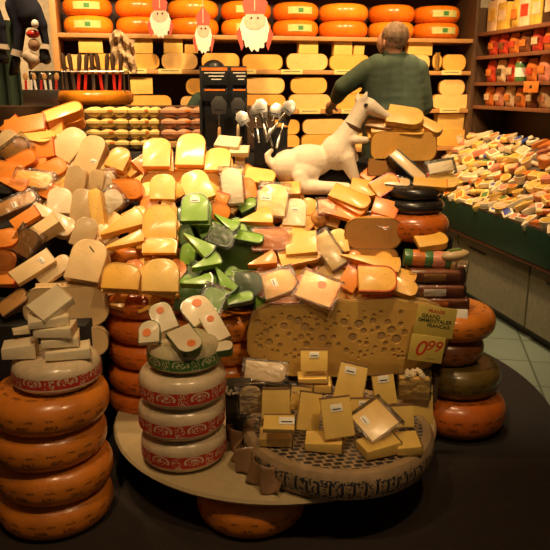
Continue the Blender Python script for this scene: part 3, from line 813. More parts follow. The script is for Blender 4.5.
# ------------------------------------------------------------------ holey block
P0 = at(346, 377, 2.50)
def emm():
    k = zdep(at(346, 340, 2.5))/F
    pts = [(246,352),(246,336),(249,322),(256,311),(268,306),(300,304),(345,302),(395,300),(425,302),(440,308),(449,318),(452,332),(446,352),(430,368),(405,374),(350,377),(290,376),(258,372)]
    out = [((x-346)*k, (377-y)*k/cp*1.0) for x, y in pts]
    b = MB().prism(out[::-1], -.30, .0, bev=.012)
    b._tf(b.bm.verts, Matrix.Rotation(PI/2, 4, 'X'))
    o = b.build('holey_cheese_block', M['p_emm'], loc=P0)
    o.rotation_euler = (R_(-6), 0, 0)
    ho = [(257,322,3),(265,331,2.5),(272,318,2),(283,326,3.5),(268,342,3.5),(259,346,2.5),(289,318,3),(297,321,4),(304,327,4.2),(300,337,3),(306,344,3),(294,340,2),(288,334,2.3),(311,330,2.5),(316,352,2.2),(322,338,3.5),(328,345,3),(334,324,2.2),(343,322,3.6),(349,329,2),(352,337,4),(358,324,4.2),(363,331,3),(366,343,2.2),(372,321,3),(377,328,2.2),(381,336,4),(387,322,3),(391,330,4),(396,339,4.4),(400,324,2.5),(404,332,3),(375,347,2),(384,350,2.6),(338,344,2.2),(346,350,2.6),(276,336,2),(279,345,2.4),(294,350,2),(326,330,2.2),(333,337,2.4),(393,350,2.2),(360,352,2),(260,334,1.8),(400,312,2.2),(316,320,2),(338,312,1.6),(380,312,1.8),(310,314,1.8),(270,328,1.8),(442,330,2.4),(438,345,2)]
    hr = random.Random(5)
    for _ in range(400):
        x, y, r = hr.uniform(254, 405), hr.uniform(310, 358), hr.uniform(1.2, 2.3)
        if all(math.hypot(x-a, y-b2) > (r+c2)*1.25 for a, b2, c2 in ho) and len(ho) < 95: ho.append((x, y, r))
    cb = MB()
    for x, y, r in ho:
        cb.ball(((x-346)*k, -.0005, (377-y)*k/cp), r*k*1.13, (1, 1.35, 1), 12)
    cu = cb.build('cutter', M['r_brown'], loc=P0); cu.rotation_euler = o.rotation_euler
    bpy.context.view_layer.update()
    m = o.modifiers.new('b', 'BOOLEAN'); m.operation = 'DIFFERENCE'; m.object = cu; m.solver = 'EXACT'; m.use_self = True
    dg = bpy.context.evaluated_depsgraph_get(); dg.update()
    me = bpy.data.meshes.new_from_object(o.evaluated_get(dg)); o.modifiers.clear(); o.data = me
    bpy.data.objects.remove(cu)
    print('EMM faces', len(me.polygons)); me.set_sharp_from_angle(angle=R_(35))
    b = MB().prism([(x*1.0, y) for x, y in [( (q[0])*1.004, q[1]*1.004+(.002 if q[1] > .1 else -.001)) for q in out]][::-1], -.301, -.006)
    b._tf(b.bm.verts, Matrix.Rotation(PI/2, 4, 'X'))
    b.build('rind', simple('tan_rind', (.42, .26, .09), .5, .1), o)
    tag(o, 'long cut block of yellow cheese with many round holes', 'cheese block')
    return k
ke = emm()
# price sign on it
sg = empty('price_sign', at(431, 336, 2.43), (R_(-2), R_(7), R_(-3)))
k = 2.52/F
sm_ = simple('yellow_card', (.66, .50, .10), .5, var=.08)
MB().box((0, 0, .5*k*14), (40*k, .003, 32*k), bev=.0008).build('top_card', sm_, sg).location = (.006, 0, .032)
MB().box((0, -.001, 0), (35*k, .003, 28*k), bev=.0008).build('bottom_card', sm_, sg).location = (-.008, -.001, -.052)
def text(s_, size, loc, mat, parent, name, shear=0.0, ext=.0006):
    cu = bpy.data.curves.new('t', 'FONT'); cu.body = s_; cu.size = size; cu.extrude = ext; cu.align_x = 'CENTER'; cu.align_y = 'CENTER'; cu.shear = shear; cu.offset = size*.012
    o = bpy.data.objects.new('t', cu); C.objects.link(o)
    dg = bpy.context.evaluated_depsgraph_get(); dg.update()
    me = bpy.data.meshes.new_from_object(o.evaluated_get(dg)); bpy.data.objects.remove(o)
    me.materials.clear(); me.materials.append(mat)
    q = bpy.data.objects.new(name, me); C.objects.link(q); q.parent = parent; q.location = loc; q.rotation_euler = (PI/2, 0, 0)
    return q
dg_ = simple('dark_green_ink', (.03, .055, .02), .6); rd_ = simple('red_ink', (.55, .05, .015), .6)
text('FRANSE', .018, (.004, -.0025, .098), rd_, sg, 'red_lettering')
text('GRAND', .020, (-.014, -.0025, .077), dg_, sg, 'green_lettering')
text('EMMENTALER', .0205, (.004, -.0025, .060), dg_, sg, 'green_lettering')
text('FRANCAIS', .019, (.020, -.0025, .041), dg_, sg, 'green_lettering')
text('0', .085, (-.034, -.0035, -.055), rd_, sg, 'price_digit', .25)
text('99', .060, (.016, -.0035, -.040), rd_, sg, 'price_digits', .25)
MB().box((.012, -.0035, -.090), (.03, .0008, .0018)).build('underline', dg_, sg)
tag(sg, 'yellow price sign reading 0.99 in red, on the holey block', 'price sign')
# supports below holey block
for i, (px, w, mt_, lb) in enumerate([(268, 46, 'film', 'dark wrapped pack under the left end of the holey block'), (345, 70, 'cloth', 'dark box under the middle of the holey block'), (415, 40, 'film', 'wrapped pack under the right end of the holey block')]):
    c = at(px, 395, 2.58)
    t = empty('wrapped_pack', (c.x, 2.60, .0))
    hgt = P0.z-.012-.293 if abs(c.x-.215) < .28 else P0.z-.012-.191
    base = P0.z-.012-hgt
    wid = w*2.7/F
    MB().box((0, 0, base+hgt/2), (wid, .16, hgt), bev=.01).build('pack_body', simple('dark_pack', (.10, .065, .03), .4, .5), t)
    MB().box((0, -.084, base+hgt*.5), (wid*.7, .004, hgt*.5), bev=.001).build('label', M['p_grey'] if i != 1 else M['cloth'], t)
    tag(t, lb, 'cheese pack')

# ================================================================== display riser under the heap
HP = [S(px, py) for px in range(-40, 446, 12) for py in range(122, 306, 8)]
HA = np.array([[p.x, p.y, p.z] for p in HP])
def Hf(x, y):
    d = (HA[:, 0]-x)**2+(HA[:, 1]-y)**2+1e-5; i = np.argpartition(d, 10)[:10]
    w = 1/d[i]**1.3; return float((HA[i, 2]*w).sum()/w.sum())
X0, X1, Y0, Y1 = -1.35, .50, 2.76, 3.17
def rf(u, v):
    x = X0+(X1-X0)*u; y = Y0+(Y1-Y0)*v
    return Vector((x, y, min(1.22, Hf(x, y)-.13-.05*max(0, x-.35)/.15)))
RIS = MB().grid(60, 36, rf, lambda c: Vector((c.x, c.y, .20)))
ris = RIS.build('display_riser', M['cloth'])
tag(ris, 'black cloth-draped riser underneath the heap of cheese', 'display riser')
tag(MB().box((-1.0, 2.95, .106), (.66, .40, .186)).build('plinth', M['cloth']), 'low black plinth under the left part of the riser', 'plinth')
# left front ledge (dark crate)
tag(MB().box((-1.05, 2.52, .3), (.72, .36, .575), bev=.006).build('black_crate', M['cloth']), 'black crate at the lower left behind the orange stack', 'crate')

# ================================================================== hand placed pieces
w_ = ('w', .55, 0, .42)
# -- left side
put(26,128,38,17,12,45,0,'oblock',14,'orange rinded piece lying at the top left of the heap')
put(64,114,30,15,30,34,0,'yelor',10,'thick orange-rinded piece with pale cut face, highest at left', n=2)
put(38,138,31,15,-20,25,0,'light',9,'pale wedge top left lying across orange blocks')
put(42,151,28,20,10,60,0,'oblock',14,'orange block beneath the pale top left wedge', dy=.03)
put(6,143,24,20,50,55,0,'grey',7,'tan slab leaning at the far left edge')
put(16,150,26,17,42,60,0,'brown',7,'brown-orange slab leaning beside the tan slab', film=True)
put(23,161,27,15,30,62,0,'orange',7,'narrow orange slab leaning in a row at far left')
put(8,172,34,16,-12,50,0,'orange',9,'orange piece lying flat at the left edge, upper')
put(12,184,34,15,-16,50,0,'otri',8,'orange wedge lying at the left edge below two slabs')
put(34,181,36,15,-10,45,0,'yellow',8,'yellow-orange piece with clear wrap left of cream pieces', film=True)
put(54,170,24,18,30,50,0,'orange',9,'small orange piece tucked beside the grey cream stack', dy=.03)
put(70,145,31,27,58,52,0,'cream',9,'greyish cream piece stacked highest on the left cream pile', n=3)
put(91,156,36,25,76,58,-8,'cream',11,'tall cream piece with rounded end next to egg cartons', n=2, st=[('w',-.3,-.6,.25)])
put(76,184,34,20,80,72,0,'grey',12,'tan block standing below the tall cream piece', dy=.03)
put(98,186,30,16,85,72,-20,'grey',12,'narrow tan block standing under the tall cream piece', dy=.02)
put(60,202,24,23,84,55,10,'white',10,'cream piece with rounded top above the thick cream block')
put(82,207,34,20,82,66,8,'grey',9,'grey cream slab leaning upright in the left heap')
put(98,211,42,13,104,66,-10,'light',11,'narrow pale yellow slab leaning beside the grey slab')
put(85,233,30,22,70,66,12,'grey',9,'second grey cream slab below the leaning one')
put(44,231,30,15,45,42,-15,'cblock',16,'thick cream block pointing down left of the grey slab')
put(60,226,26,20,-35,50,20,'grey',10,'greyish cream piece behind the thick cream block', dy=.02)
put(42,212,22,10,-30,40,0,'white',8,'small whitish chunk above the thick cream block')
put(88,261,40,36,80,55,-4,'cream',9,'big cream piece with a short black ink mark', n=2, st=[('m',.55,-.1,.18)], dy=-.03)
put(33,268,40,17,36,46,8,'cblock',9,'long tan-topped piece lying diagonal over the black gap', st=[('w',.5,0,.4)])
put(54,270,34,17,42,46,0,'grey',6,'shaded grey piece under the diagonal tan piece', dy=.02)
put(49,288,27,9,0,60,0,'cblock',6,'thin pale slab lying on the pale half wheels')
put(13,207,44,15,30,42,0,'brown',9,'long wrapped piece with dark label at the left edge', film=True, st=[('w',.1,-.2,.5)])
put(26,219,26,13,38,48,0,'oblock',8,'red-orange block under the long wrapped piece')
put(6,240,26,18,10,45,0,'orange',10,'yellow-orange piece at the left edge above the dark gap')
put(27,243,26,22,60,65,0,'brown',9,'brown wrapped piece beside the dark gap', film=True)
put(5,262,22,18,80,70,0,'orange',9,'orange piece standing at the left edge', film=True)
put(8,279,18,14,0,40,0,'oblock',8,'orange end of a block low at the left edge')
put(14,303,30,15,40,50,0,'brown',9,'brown piece left of the pale half wheels', Y=2.4)
put(52,193,20,16,-30,50,0,'orange',9,'orange chunk above the small whitish chunk', dy=.03)
# -- on the left red wheel
def wput(x, y, z, L, H, T, ph, tilt, yaw, typ, label, px, py, **k):
    piece(Vector((x+.028, y, z)), orient(ph, tilt, yaw), L, H, T, typ, label, **k); KEYP.append((px, py, label, typ, Vector((x, y, z))))
zw = .5995
wput(-.838, 2.02, zw+.026, .10, .085, .048, 8, 0, 6, 'wblock', 'thick cream block at the left on the red-banded wheel', 28, 362)
wput(-.685, 2.02, zw+.018, .135, .085, .034, 6, 0, 10, 'wblock', 'flat cream block at the right on the red-banded wheel', 76, 372)
wput(-.712, 2.035, zw+.053, .115, .09, .032, 2, 0, 14, 'wblock', 'cream block crossing the two lower blocks, left stack', 64, 356)
wput(-.722, 2.03, zw+.088, .115, .09, .034, -8, 0, 12, 'wblock', 'third cream block up on the left red-banded wheel', 62, 344)
wput(-.745, 2.035, zw+.123, .12, .09, .032, 14, 6, 8, 'wblock', 'fourth cream block up, tilted, on the left wheel', 58, 337)
wput(-.735, 2.045, zw+.165, .115, .092, .030, 52, 32, -6, 'wblock', 'topmost cream block of the pile on the left wheel', 60, 320)
wput(-.845, 2.06, zw+.072, .05, .03, .022, 8, 0, 20, 'wblock', 'small whitish chunk left of the cream pile', 30, 340)
# -- centre top
put(157,154,27,27,90,48,2,'light',8,'left of three light yellow pieces topping the centre heap', n=2)
put(191,151,30,28,90,48,-2,'light',8,'middle and largest of three light yellow top pieces', n=2)
put(218,161,21,25,90,44,-4,'light',8,'right and smallest of three light yellow top pieces', n=2)
put(119,160,20,20,70,50,0,'yellow',9,'round-ended yellow piece just below the pale egg cartons')
put(163,188,24,25,90,55,0,'light',8,'squarish light piece leaning on the brown-orange half wheel', dy=-.03)
put(197,187,30,27,112,52,0,'light',8,'tilted light piece leaning on the brown-orange half wheel', dy=-.03, n=2)
put(128,190,30,19,0,70,0,'orange',14,'rounded orange piece left of the squarish light piece')
put(108,183,20,14,100,60,0,'grey',9,'small wrapped tan piece right of the tall cream piece', film=True, st=[w_])
put(122,226,44,21,30,52,0,'ytri',10,'long yellow wedge pointing down left in the centre left')
put(124,243,40,13,22,48,0,'ytri',8,'thin yellow wedge under the long yellow wedge')
put(160,223,33,33,88,56,4,'yellow',9,'broad golden piece left of the green pieces', n=2)
put(160,247,14,34,90,40,0,'yellow',6,'thin golden slab under the broad golden piece')
put(122,277,25,37,86,58,0,'yellow',9,'golden piece left of a round-topped one over dark wheels', n=2, dy=-.05)
put(161,276,32,36,90,58,0,'light',9,'round-topped golden piece with a faint stamp, over dark wheels', n=2, dy=-.05)
put(110,203,26,20,40,60,0,'white',9,'pale wrapped scrap between cream and yellow pieces', film=True, dy=.02)
# -- green
put(195,208,27,27,90,50,0,'green',6,'bright green round-topped piece with white label', st=[('w',.5,0,.35)], n=2, dy=-.03)
put(198,245,34,16,-38,45,0,'gtri',9,'green wedge pointing up left under the labelled green piece', dy=-.04)
put(206,264,29,15,24,40,8,'gtri',8,'green wedge in the middle of the green row', dy=-.05)
put(197,283,32,13,12,38,-6,'gtri',9,'green wedge lowest at left above the dotted pieces', dy=-.05)
put(224,281,30,17,-58,55,0,'gtri',9,'green wedge pointing down right of the lowest left one', dy=-.05)
put(240,299,26,10,12,40,0,'green',7,'small green piece at the bottom of the green group', dy=-.05)
put(226,223,26,12,-38,40,0,'gtri',7,'light green wedge above the dark green half wheel', dy=-.02)
put(250,238,26,10,-14,38,0,'green',5,'flat light green piece right of the dark green group', dy=-.02)
put(222,238,22,17,-20,60,0,'dgreen',10,'dark green wrapped piece between green wedges', film=True)
put(248,284,28,21,-4,62,0,'dgreen',8,'dark green cut piece with pale wrap edge', dy=-.03, film=True)
put(212,303,30,22,70,50,0,'green',6,'clear wrapped pale green piece behind the dotted pieces', film=True, Y=2.32)
# -- dotted pieces on green band wheel
put(150,333,21,21,100,46,-10,'wgreen',9,'white piece with orange dot, leftmost on the green-banded wheel', Y=2.07, st=[('d',-.1,.2,.42)])
put(163,318,28,22,112,44,6,'wgreen',9,'white piece with orange dot, highest at left of the dotted group', Y=2.12, st=[('d',.45,0,.34)])
put(186,341,27,25,-62,28,8,'wgreen',9,'white piece with orange dot near the front of the dotted group', Y=2.03, st=[('d',.5,.1,.34)])
put(198,311,27,28,125,34,0,'wgreen',9,'white piece with orange dot at the back of the dotted group', Y=2.27, st=[('d',.4,-.2,.34)])
put(215,328,30,19,-62,38,0,'wblock',7,'long white piece with orange patch right in the dotted group', Y=2.18, st=[('d',-.6,0,.4)])
put(222,349,20,10,10,20,0,'wgreen',10,'small green-edged block at the right of the dotted group', Y=2.10)
# -- centre right
put(228,143,22,12,-12,30,0,'wblock',6,'white flat block by the black slicer holder', Y=3.08)
put(239,151,19,8,-4,30,0,'wblock',6,'white flat block below another by the slicer holder', Y=3.05)
put(240,162,18,10,90,70,0,'cblock',12,'pinkish cream block under the white flat blocks', Y=3.08)
put(232,187,34,20,92,60,8,'white',8,'tall clear wrapped pale piece beside the red scrap', film=True)
put(222,198,9,14,70,60,0,'oblock',7,'small red wrapped scrap next to the pale wrapped piece')
put(219,212,18,22,60,70,0,'orange',10,'orange piece between green and pale wrapped pieces', dy=.03)
put(260,177,28,15,-14,38,0,'light',6,'pale yellow piece left below the dog tail')
put(273,201,30,28,86,54,-8,'light',8,'bright yellow piece with a pale printed label patch', st=[('w',.1,.5,.4)], dy=-.02, film=True)
put(290,190,20,12,-2,45,0,'yblock',10,'small orange-sided block behind the bright yellow piece')
put(295,213,26,22,88,55,-6,'white',7,'white printed piece beside the bright yellow piece', st=[('w',.2,0,.3)])
put(256,219,32,18,14,48,0,'ytri',8,'yellow wedge right of the light green wedge')
put(246,190,20,20,100,60,0,'orange',9,'orange piece behind the pale yellow piece', dy=.03)
put(271,241,36,20,0,60,0,'orange',12,'translucent orange block below the bright yellow piece', film=True)
put(301,244,31,22,6,45,-5,'yblock',8,'neat rectangular yellow block in the centre right', n=1, dy=-.02)
put(300,256,40,16,14,40,0,'yellow',5,'curved pale slice under the neat rectangular block')
put(329,252,38,18,-58,60,0,'gruy',12,'leaning block with printed film right of the neat block', film=True)
put(278,284,32,24,20,48,0,'yellow',8,'yellow piece with glare left of the flat film pack', film=True, st=[('w',-.2,.1,.35)], dy=-.02)
put(318,290,36,28,-24,46,0,'yblock',6,'flat square piece in a clear film pack with white edge', film=True, st=[('d',.1,.4,.3)], dy=-.04)
put(285,298,30,12,0,50,0,'orange',8,'orange piece under the glaring yellow piece', film=True, dy=.01)
put(262,262,28,15,20,45,0,'otri',8,'orange wedge right of the dark green half wheel')
put(350,198,36,16,-30,40,0,'yellow',6,'topmost of a slanted orange-yellow fan of pieces', n=1, dy=-.03)
put(347,204,36,16,-26,40,0,'otri',5,'second piece of the slanted fan below the dog foot', dy=-.02)
put(343,211,36,16,-20,40,0,'orange',5,'third piece of the slanted fan below the dog foot')
put(326,208,15,13,0,50,0,'orange',8,'orange wrapped chunk left of the slanted fan', film=True)
put(364,189,26,16,-14,42,0,'yellow',7,'yellow piece by the front paw of the dog', n=2)
put(385,186,26,17,32,50,0,'yelred',10,'orange-red sided piece right of the front paw')
put(408,168,40,12,-48,55,0,'black',8,'long slab with black rind leaning under the tan half wheel', n=2)
put(398,183,24,10,-10,40,0,'black',6,'dark rinded piece left under the leaning black slab', film=True)
put(430,184,32,9,-8,40,0,'yblock',7,'flat golden block on top of the black wheels', Y=2.86)
put(425,193,30,8,-4,40,0,'brown',6,'thin brown slab lying on the black wheels', Y=2.86)
put(385,209,24,17,-20,50,0,'oblock',9,'orange-red block left of the black wheels')
put(380,222,20,12,-30,40,0,'orange',6,'shredded orange scrap over the brownish half wheel', film=True)
put(370,262,58,15,-12,44,0,'ytri',9,'long pale yellow wedge below the flat brown half wheel', n=1, dy=-.02)
put(396,272,38,14,-32,44,0,'ytri',8,'yellow wedge right end pointing down by the wrapped packs')
put(377,280,38,26,-4,48,6,'yelred',9,'holed yellow piece with red wrapped left edge', dy=-.04)
put(350,280,22,18,60,60,0,'oblock',10,'red-orange end piece left of the holed yellow piece')
put(404,288,24,15,-24,44,0,'yellow',8,'small yellow piece above the price sign', dy=-.02)
put(352,262,20,12,60,50,0,'orange',8,'orange chunk at the thick end of the long pale wedge', dy=.02)
put(431,241,29,15,10,22,0,'yellow',7,'flat yellow piece lying on top of the wrapped packs', Y=2.72)
put(405,117,32,19,-14,38,0,'light',7,'rounded pale piece highest on the tan half wheel', Y=3.06, n=2)
put(427,125,26,11,-42,40,0,'light',7,'slanted pale piece at the right end of that pile', Y=3.06)
put(386,130,30,9,-4,40,0,'yellow',6,'yellow slab under the dog muzzle', Y=3.06, n=2)
put(411,132,24,8,-4,40,0,'yellow',6,'yellow slab beneath the rounded pale piece', Y=3.04)
put(380,125,26,10,-14,40,0,'brown',6,'brown rinded slab close to the dog collar', Y=3.07)
put(443,181,26,16,-20,35,0,'light',7,'pale piece between the heap and the counter goods', Y=2.98)
put(440,168,24,10,10,60,0,'wblock',8,'clear wrapped pale block behind the heap right', Y=3.0, film=True)
put(355,170,20,12,30,50,0,'orange',7,'orange scrap behind the dog front leg', dy=.12)
# -- on the patterned wheel
g = .2925
lb = ('w', .55, 0, .40)
gput(277,432,32,14,0,8,0,'gruy',10,g,'flat yellow block in front at left of the patterned wheel', n=1)
gput(276,448,33,14,0,4,0,'gruy',11,g,'lowest flat yellow block at the left front of the patterned wheel')
put(276,403,30,28,90,72,-2,'gruy',10,'upright yellow block at the left with brown side', Y=2.06)
put(279,424,14,31,90,20,-2,'gruy',8,'labelled flat block below the upright left block', Y=1.98, st=[('w',.1,-.5,.5)])
put(314,360,22,27,90,72,0,'gruy',8,'labelled block leaning on the holey cheese', Y=2.42, st=[('w',.5,0,.35)])
gput(313,384,30,8,0,4,0,'gruy',6,.335,'flat yellow block under the one leaning on holey cheese')
gput(316,394,32,10,0,6,0,'gruy',9,g,'lower flat yellow block behind the upright centre block')
put(351,382,36,28,80,62,-6,'gruy',9,'large labelled block left of centre back', Y=2.22, st=[('w',.6,.2,.4)], n=2)
put(384,389,30,22,95,66,4,'gruy',7,'narrow labelled block right of the large one', Y=2.18, st=[('w',.65,0,.5)])
put(337,417,40,30,96,64,3,'gruy',10,'largest front block leaning upright with white label', Y=1.99, st=[('w',.45,0,.4)], n=1)
put(309,411,38,22,80,66,8,'gruy',10,'block partly behind the largest front block', Y=2.08, n=1)
gput(325,455,38,14,0,6,-6,'gruy',12,g,'flat block at the foot of the largest front block')
put(375,421,32,32,40,34,-6,'gruy',9,'glossy diamond-turned block stacked at the front right', Y=1.99, st=[('w',-.5,.3,.3)], n=1, film=True)
gput(381,463,34,18,22,6,0,'gruy',14,g,'block under the glossy diamond-turned block')
gput(409,458,24,18,8,10,-4,'gruy',12,g,'small block at the right front of the patterned wheel')
put(400,416,22,26,90,66,6,'gruy',9,'block standing behind the small right front block', Y=2.12)
put(362,408,20,24,90,66,0,'gruy',8,'block half hidden between labelled blocks', Y=2.14, st=[('w',.5,0,.3)])
put(300,398,24,20,80,66,10,'gruy',7,'wrapped block behind the partly hidden one', Y=2.16, film=True)
put(417,408,30,30,90,72,0,'gruy',12,'large dim block under the plastic tub', Y=2.24)
put(251,400,26,22,90,76,8,'grey',10,'dull wrapped block at the far left of patterned wheel', Y=2.1, film=True)
put(265,372,40,18,-6,55,0,'grey',8,'wrapped flat piece left under the holey block', Y=2.36, film=True)
# tub with cubes
P = at(414, 384, 2.25); k = zdep(P)/F
t = empty('plastic_tub', P, (R_(-8), 0, R_(-8)))
w, hh = 32*k, 26*k
b = MB().prism([(-w/2, -.035), (w/2, -.035), (w/2, .035), (-w/2, .035)], -hh/2, -hh/2+.003)
for c, d in (((-w/2, 0, 0), (.002, .07, hh)), ((w/2, 0, 0), (.002, .07, hh)), ((0, -.035, 0), (w, .002, hh)), ((0, .035, 0), (w, .002, hh))): b.box(c, d)
b.build('tub_wall', M['film'], t)
MB().box((0, 0, -.012), (w-.006, .064, hh-.022), bev=.004).build('cheese_filling', M['p_light'], t)
tag(t, 'clear plastic tub holding pale cheese cubes under the price sign', 'tub')
for i in range(9):
    o = MB().box((0, 0, 0), (.018, .018, .014), bev=.002).build('cheese_cube', M['p_white'])
    o.location = P+Vector((random.uniform(-.032, .032), random.uniform(-.022, .022), .034+.004*i*.3)); o.rotation_euler = (random.random(), random.random(), random.random())
    tag(o, 'small pale cheese cube on top of the clear tub', 'cheese cube', 'cheese cubes in the tub')
# bag of crumbs right of the red stack
P = at(236, 390, 2.22)
t = empty('crumb_bag', P)
b = MB()
for i in range(26): b.box((random.uniform(-.035, .035), random.uniform(-.02, .02), random.uniform(-.012, .012)), (.012, .010, .008), Euler((random.random()*3, random.random()*3, 0)), bev=.001)
q = b.build('crumbs', M['p_white'], t); q['kind'] = 'stuff'
b = MB().ball((0, 0, 0), .05, (1.0, .55, .42), 20); b.build('clear_bag', M['film'], t)
tag(t, 'clear bag of white cheese crumbs beside the red-banded stack', 'bag')
tag(MB().box((at(238, 400, 2.22).x, 2.25, .30), (.09, .08, .215), bev=.006).build('dark_box', simple('dark_carton', (.035, .03, .018), .5)), 'dark carton between the red stack and the patterned wheel', 'box')

# wrapped packs in the right stack
def pack(px, py, w, h, Y, c, lab, label, yaw=0, roll=0):
    P = at(px, py, Y); k = zdep(P)/F
    t = empty('wrapped_pack', P, (0, R_(roll), R_(yaw)))
    MB().box((0, 0, 0), (w*k, .13, h*k), bev=h*k*.3, seg=4).build('pack_body', CM[c], t)
    MB().box((-w*k*.05, -.066, 0), (w*k*.4, .003, h*k*.5), bev=.001).build('label', M[lab] if lab in M else CM[lab], t)
    MB().box((0, 0, 0), (w*k+.012, .142, h*k+.006), bev=h*k*.3, seg=3).build('plastic_wrap', M['film'], t)
    tag(t, label, 'cheese pack')
pack(436, 300, 56, 12, 2.66, 'brown', 'orange', 'brown wrapped pack directly on the glossy orange wheel')
pack(434, 288, 54, 14, 2.67, 'brown', 'sticker', 'brown wrapped pack with white sticker in the right stack')
pack(434, 273, 54, 13, 2.68, 'brown', 'p_brown', 'topmost brown wrapped pack in the right stack')
P = at(432, 259, 2.68)
t = empty('striped_roll', P, (0, R_(3), R_(-4)))
kk = zdep(P)/F
for i, (x0, x1, c) in enumerate([(-28, -20, 'green'), (-20, -8, 'orange'), (-8, 0, 'green'), (0, 12, 'pink'), (12, 18, 'green')]):
    b = MB().lathe([(0, x0*kk), (.034, x0*kk), (.036, (x0+x1)/2*kk), (.034, x1*kk), (0, x1*kk)], 20); b._tf(b.bm.verts, Matrix.Rotation(PI/2, 4, 'Y')); b.build('roll_stripe', CM[c], t)
tag(t, 'green and orange striped roll lying on the wrapped packs', 'cheese roll')
P = at(455, 255, 2.66)
t = empty('silver_roll', P, (0, R_(-6), R_(10)))
b = MB().ball((0, 0, 0), .055, (1.1, .6, .42), 20); b.build('roll_body', M['p_grey'], t)
MB().box((.0, 0, .022), (.05, .03, .004), bev=.001).build('label', CM['green'], t)
tag(t, 'pale silvery roll end beside the striped roll', 'cheese roll')
P = at(459, 286, 2.66)
t = empty('film_pack', P, (0, R_(4), R_(-20)))
MB().box((0, 0, 0), (.05, .09, .20), bev=.012, seg=3).build('film_sleeve', M['film'], t)
MB().box((.004, -.02, 0), (.022, .05, .18), bev=.004).build('printed_strip', CM['brown'], t)
tag(t, 'tall crinkled film pack at the right side of the brown packs', 'cheese pack')
o = MB().box((0, 0, 0), (.052, .002, .055), bev=.0005).build('white_card', M['sticker'], loc=at(461, 316, 2.58), rot=(-.3, 0, -.1)); tag(o, 'small white card lying on the glossy orange wheel', 'card')

# ------------------------------------------------------------------ fillers: half buried pieces
rr = random.Random(11)
occ = [(a, b_) for a, b_, *_ in KEYP]
fill = []
def region(px, py):
    if px < 50: return rr.choice(['orange', 'orange', 'yelor', 'brown', 'oblock'])
    if px < 112: return rr.choice(['cream', 'grey', 'cream', 'yelor'])
    if 183 < px < 262 and 205 < py < 305: return rr.choice(['green', 'dgreen'])
    if px < 240: return rr.choice(['yellow', 'orange', 'light'])
    return rr.choice(['yellow', 'orange', 'light', 'yelor', 'otri'])
skipz = [(18, 112, 278, 400), (0, 78, 240, 300), (296, 352, 172, 206), (140, 226, 172, 203), (345, 402, 215, 263), (210, 264, 243, 274), (368, 450, 100, 165), (395, 470, 185, 310), (265, 372, 90, 200), (310, 330, 206, 232), (100, 182, 246, 268)]
seenlab = {}
for ps in range(2):
    for py in range(128, 300, [13, 9][ps]):
        for px in range(-8, 440, [16, 12][ps]):
            x, y = px+rr.uniform(-6, 6), py+rr.uniform(-4, 4)
            if px > 80 and py < 165 and px < 262: continue
            if ps == 0 and any(a-6 < x < b_+6 and c-4 < y < d+4 for a, b_, c, d in skipz): continue
            if x > 250 and y < 175: continue
            if x < 6 or x < 24 and y > 190: continue
            if ps == 1 and (x < 78 and y > 235 or 296 < x < 362 and y < 206 or x > 385 or y < 140 or 210 < x < 264 and 240 < y < 276 or x > 340 and 212 < y < 256 or 98 < x < 184 and 246 < y < 270): continue
            dn = min(math.hypot(x-a, y-b_) for a, b_ in occ)
            if dn < [12, 9.5][ps]: continue
            P = at(x, y, YS(x, y)+[.055, .085][ps]); k = zdep(P)/F
            q = min(KEYP, key=lambda e: math.hypot(e[0]-x, e[1]-y))
            dx, dy_ = x-q[0], y-q[1]
            side = ('right of' if dx > 0 else 'left of') if abs(dx) > abs(dy_) else ('below' if dy_ > 0 else 'above')
            typ = region(x, y)
            word = {'orange': 'orange piece', 'yelor': 'pale piece', 'brown': 'brown piece', 'oblock': 'red-orange block', 'cream': 'cream piece', 'grey': 'grey piece', 'green': 'green piece', 'dgreen': 'dark green piece', 'yellow': 'golden piece', 'light': 'light piece', 'otri': 'orange wedge'}[typ]
            lab = 'buried %s %s the %s' % (word, side, ' '.join(q[2].split()[:9]))
            if lab.lower() in seenlab: continue
            seenlab[lab.lower()] = 1
            sc_ = rr.uniform(.075, .105)
            piece(P, orient(rr.uniform(20, 150), rr.uniform(40, 62), rr.uniform(-15, 15)), sc_, sc_*rr.uniform(.6, .85), rr.uniform(.03, .045), typ, lab)
            occ.append((x, y)); fill.append(1)
print('KEY', len(KEYP), 'FILL', len(fill), 'PIECES', len(ALLP))

# ================================================================== egg cartons
def carton(loc, w, d, h, mat, label, group):
    t = empty('egg_carton', loc)
    def dome(u, v):
        return Vector(((u-.5)*w, (v-.5)*d, h*.72+h*.27*(abs(math.sin(PI*u*3))**.8)*(abs(math.sin(PI*v*2))**.5)))
    MB().grid(40, 16, dome, lambda c: Vector((c.x, c.y, h*.48))).build('lid', mat, t)
    def cup(u, v):
        e = .5-abs(v-.5)
        return Vector(((u-.5)*w*.94, (v-.5)*d*.94, h*.46-h*.45*(abs(math.sin(PI*u*3))**.35)*(abs(math.sin(PI*v*2))**.35)))
    MB().grid(40, 16, cup, lambda c: Vector((c.x*1.05, c.y*1.05, h*.47))).build('tray', mat, t)
    MB().box((w*.1, -d/2-.001, h*.66), (w*.12, .003, h*.22), bev=.001).build('label', CM['orange'], t)
    tag(t, label, 'egg carton', group)
pm1 = simple('yellow_pulp', (.80, .60, .20), .7, var=.15); pm2 = simple('pink_pulp', (.62, .30, .16), .7, var=.15)
for ci, (x0, x1, n, mm, nm) in enumerate([(84, 127, 4, pm1, 'pale yellow egg carton in the left stack'), (128, 158, 4, pm1, 'pale yellow egg carton in the middle stack'), (160, 206, 3, pm2, 'pinkish egg carton in the right stack')]):
    Yc = 3.36
    top = at((x0+x1)/2, 107, Yc-.06); k = zdep(top)/F; h = 10.6*k
    for i in range(n):
        carton((top.x, Yc, top.z-h*(i+1)), (x1-x0)*k, .12, h, mm, nm+', '+['top layer', 'second layer', 'third layer', 'lowest layer'][i], 'egg cartons behind the heap')
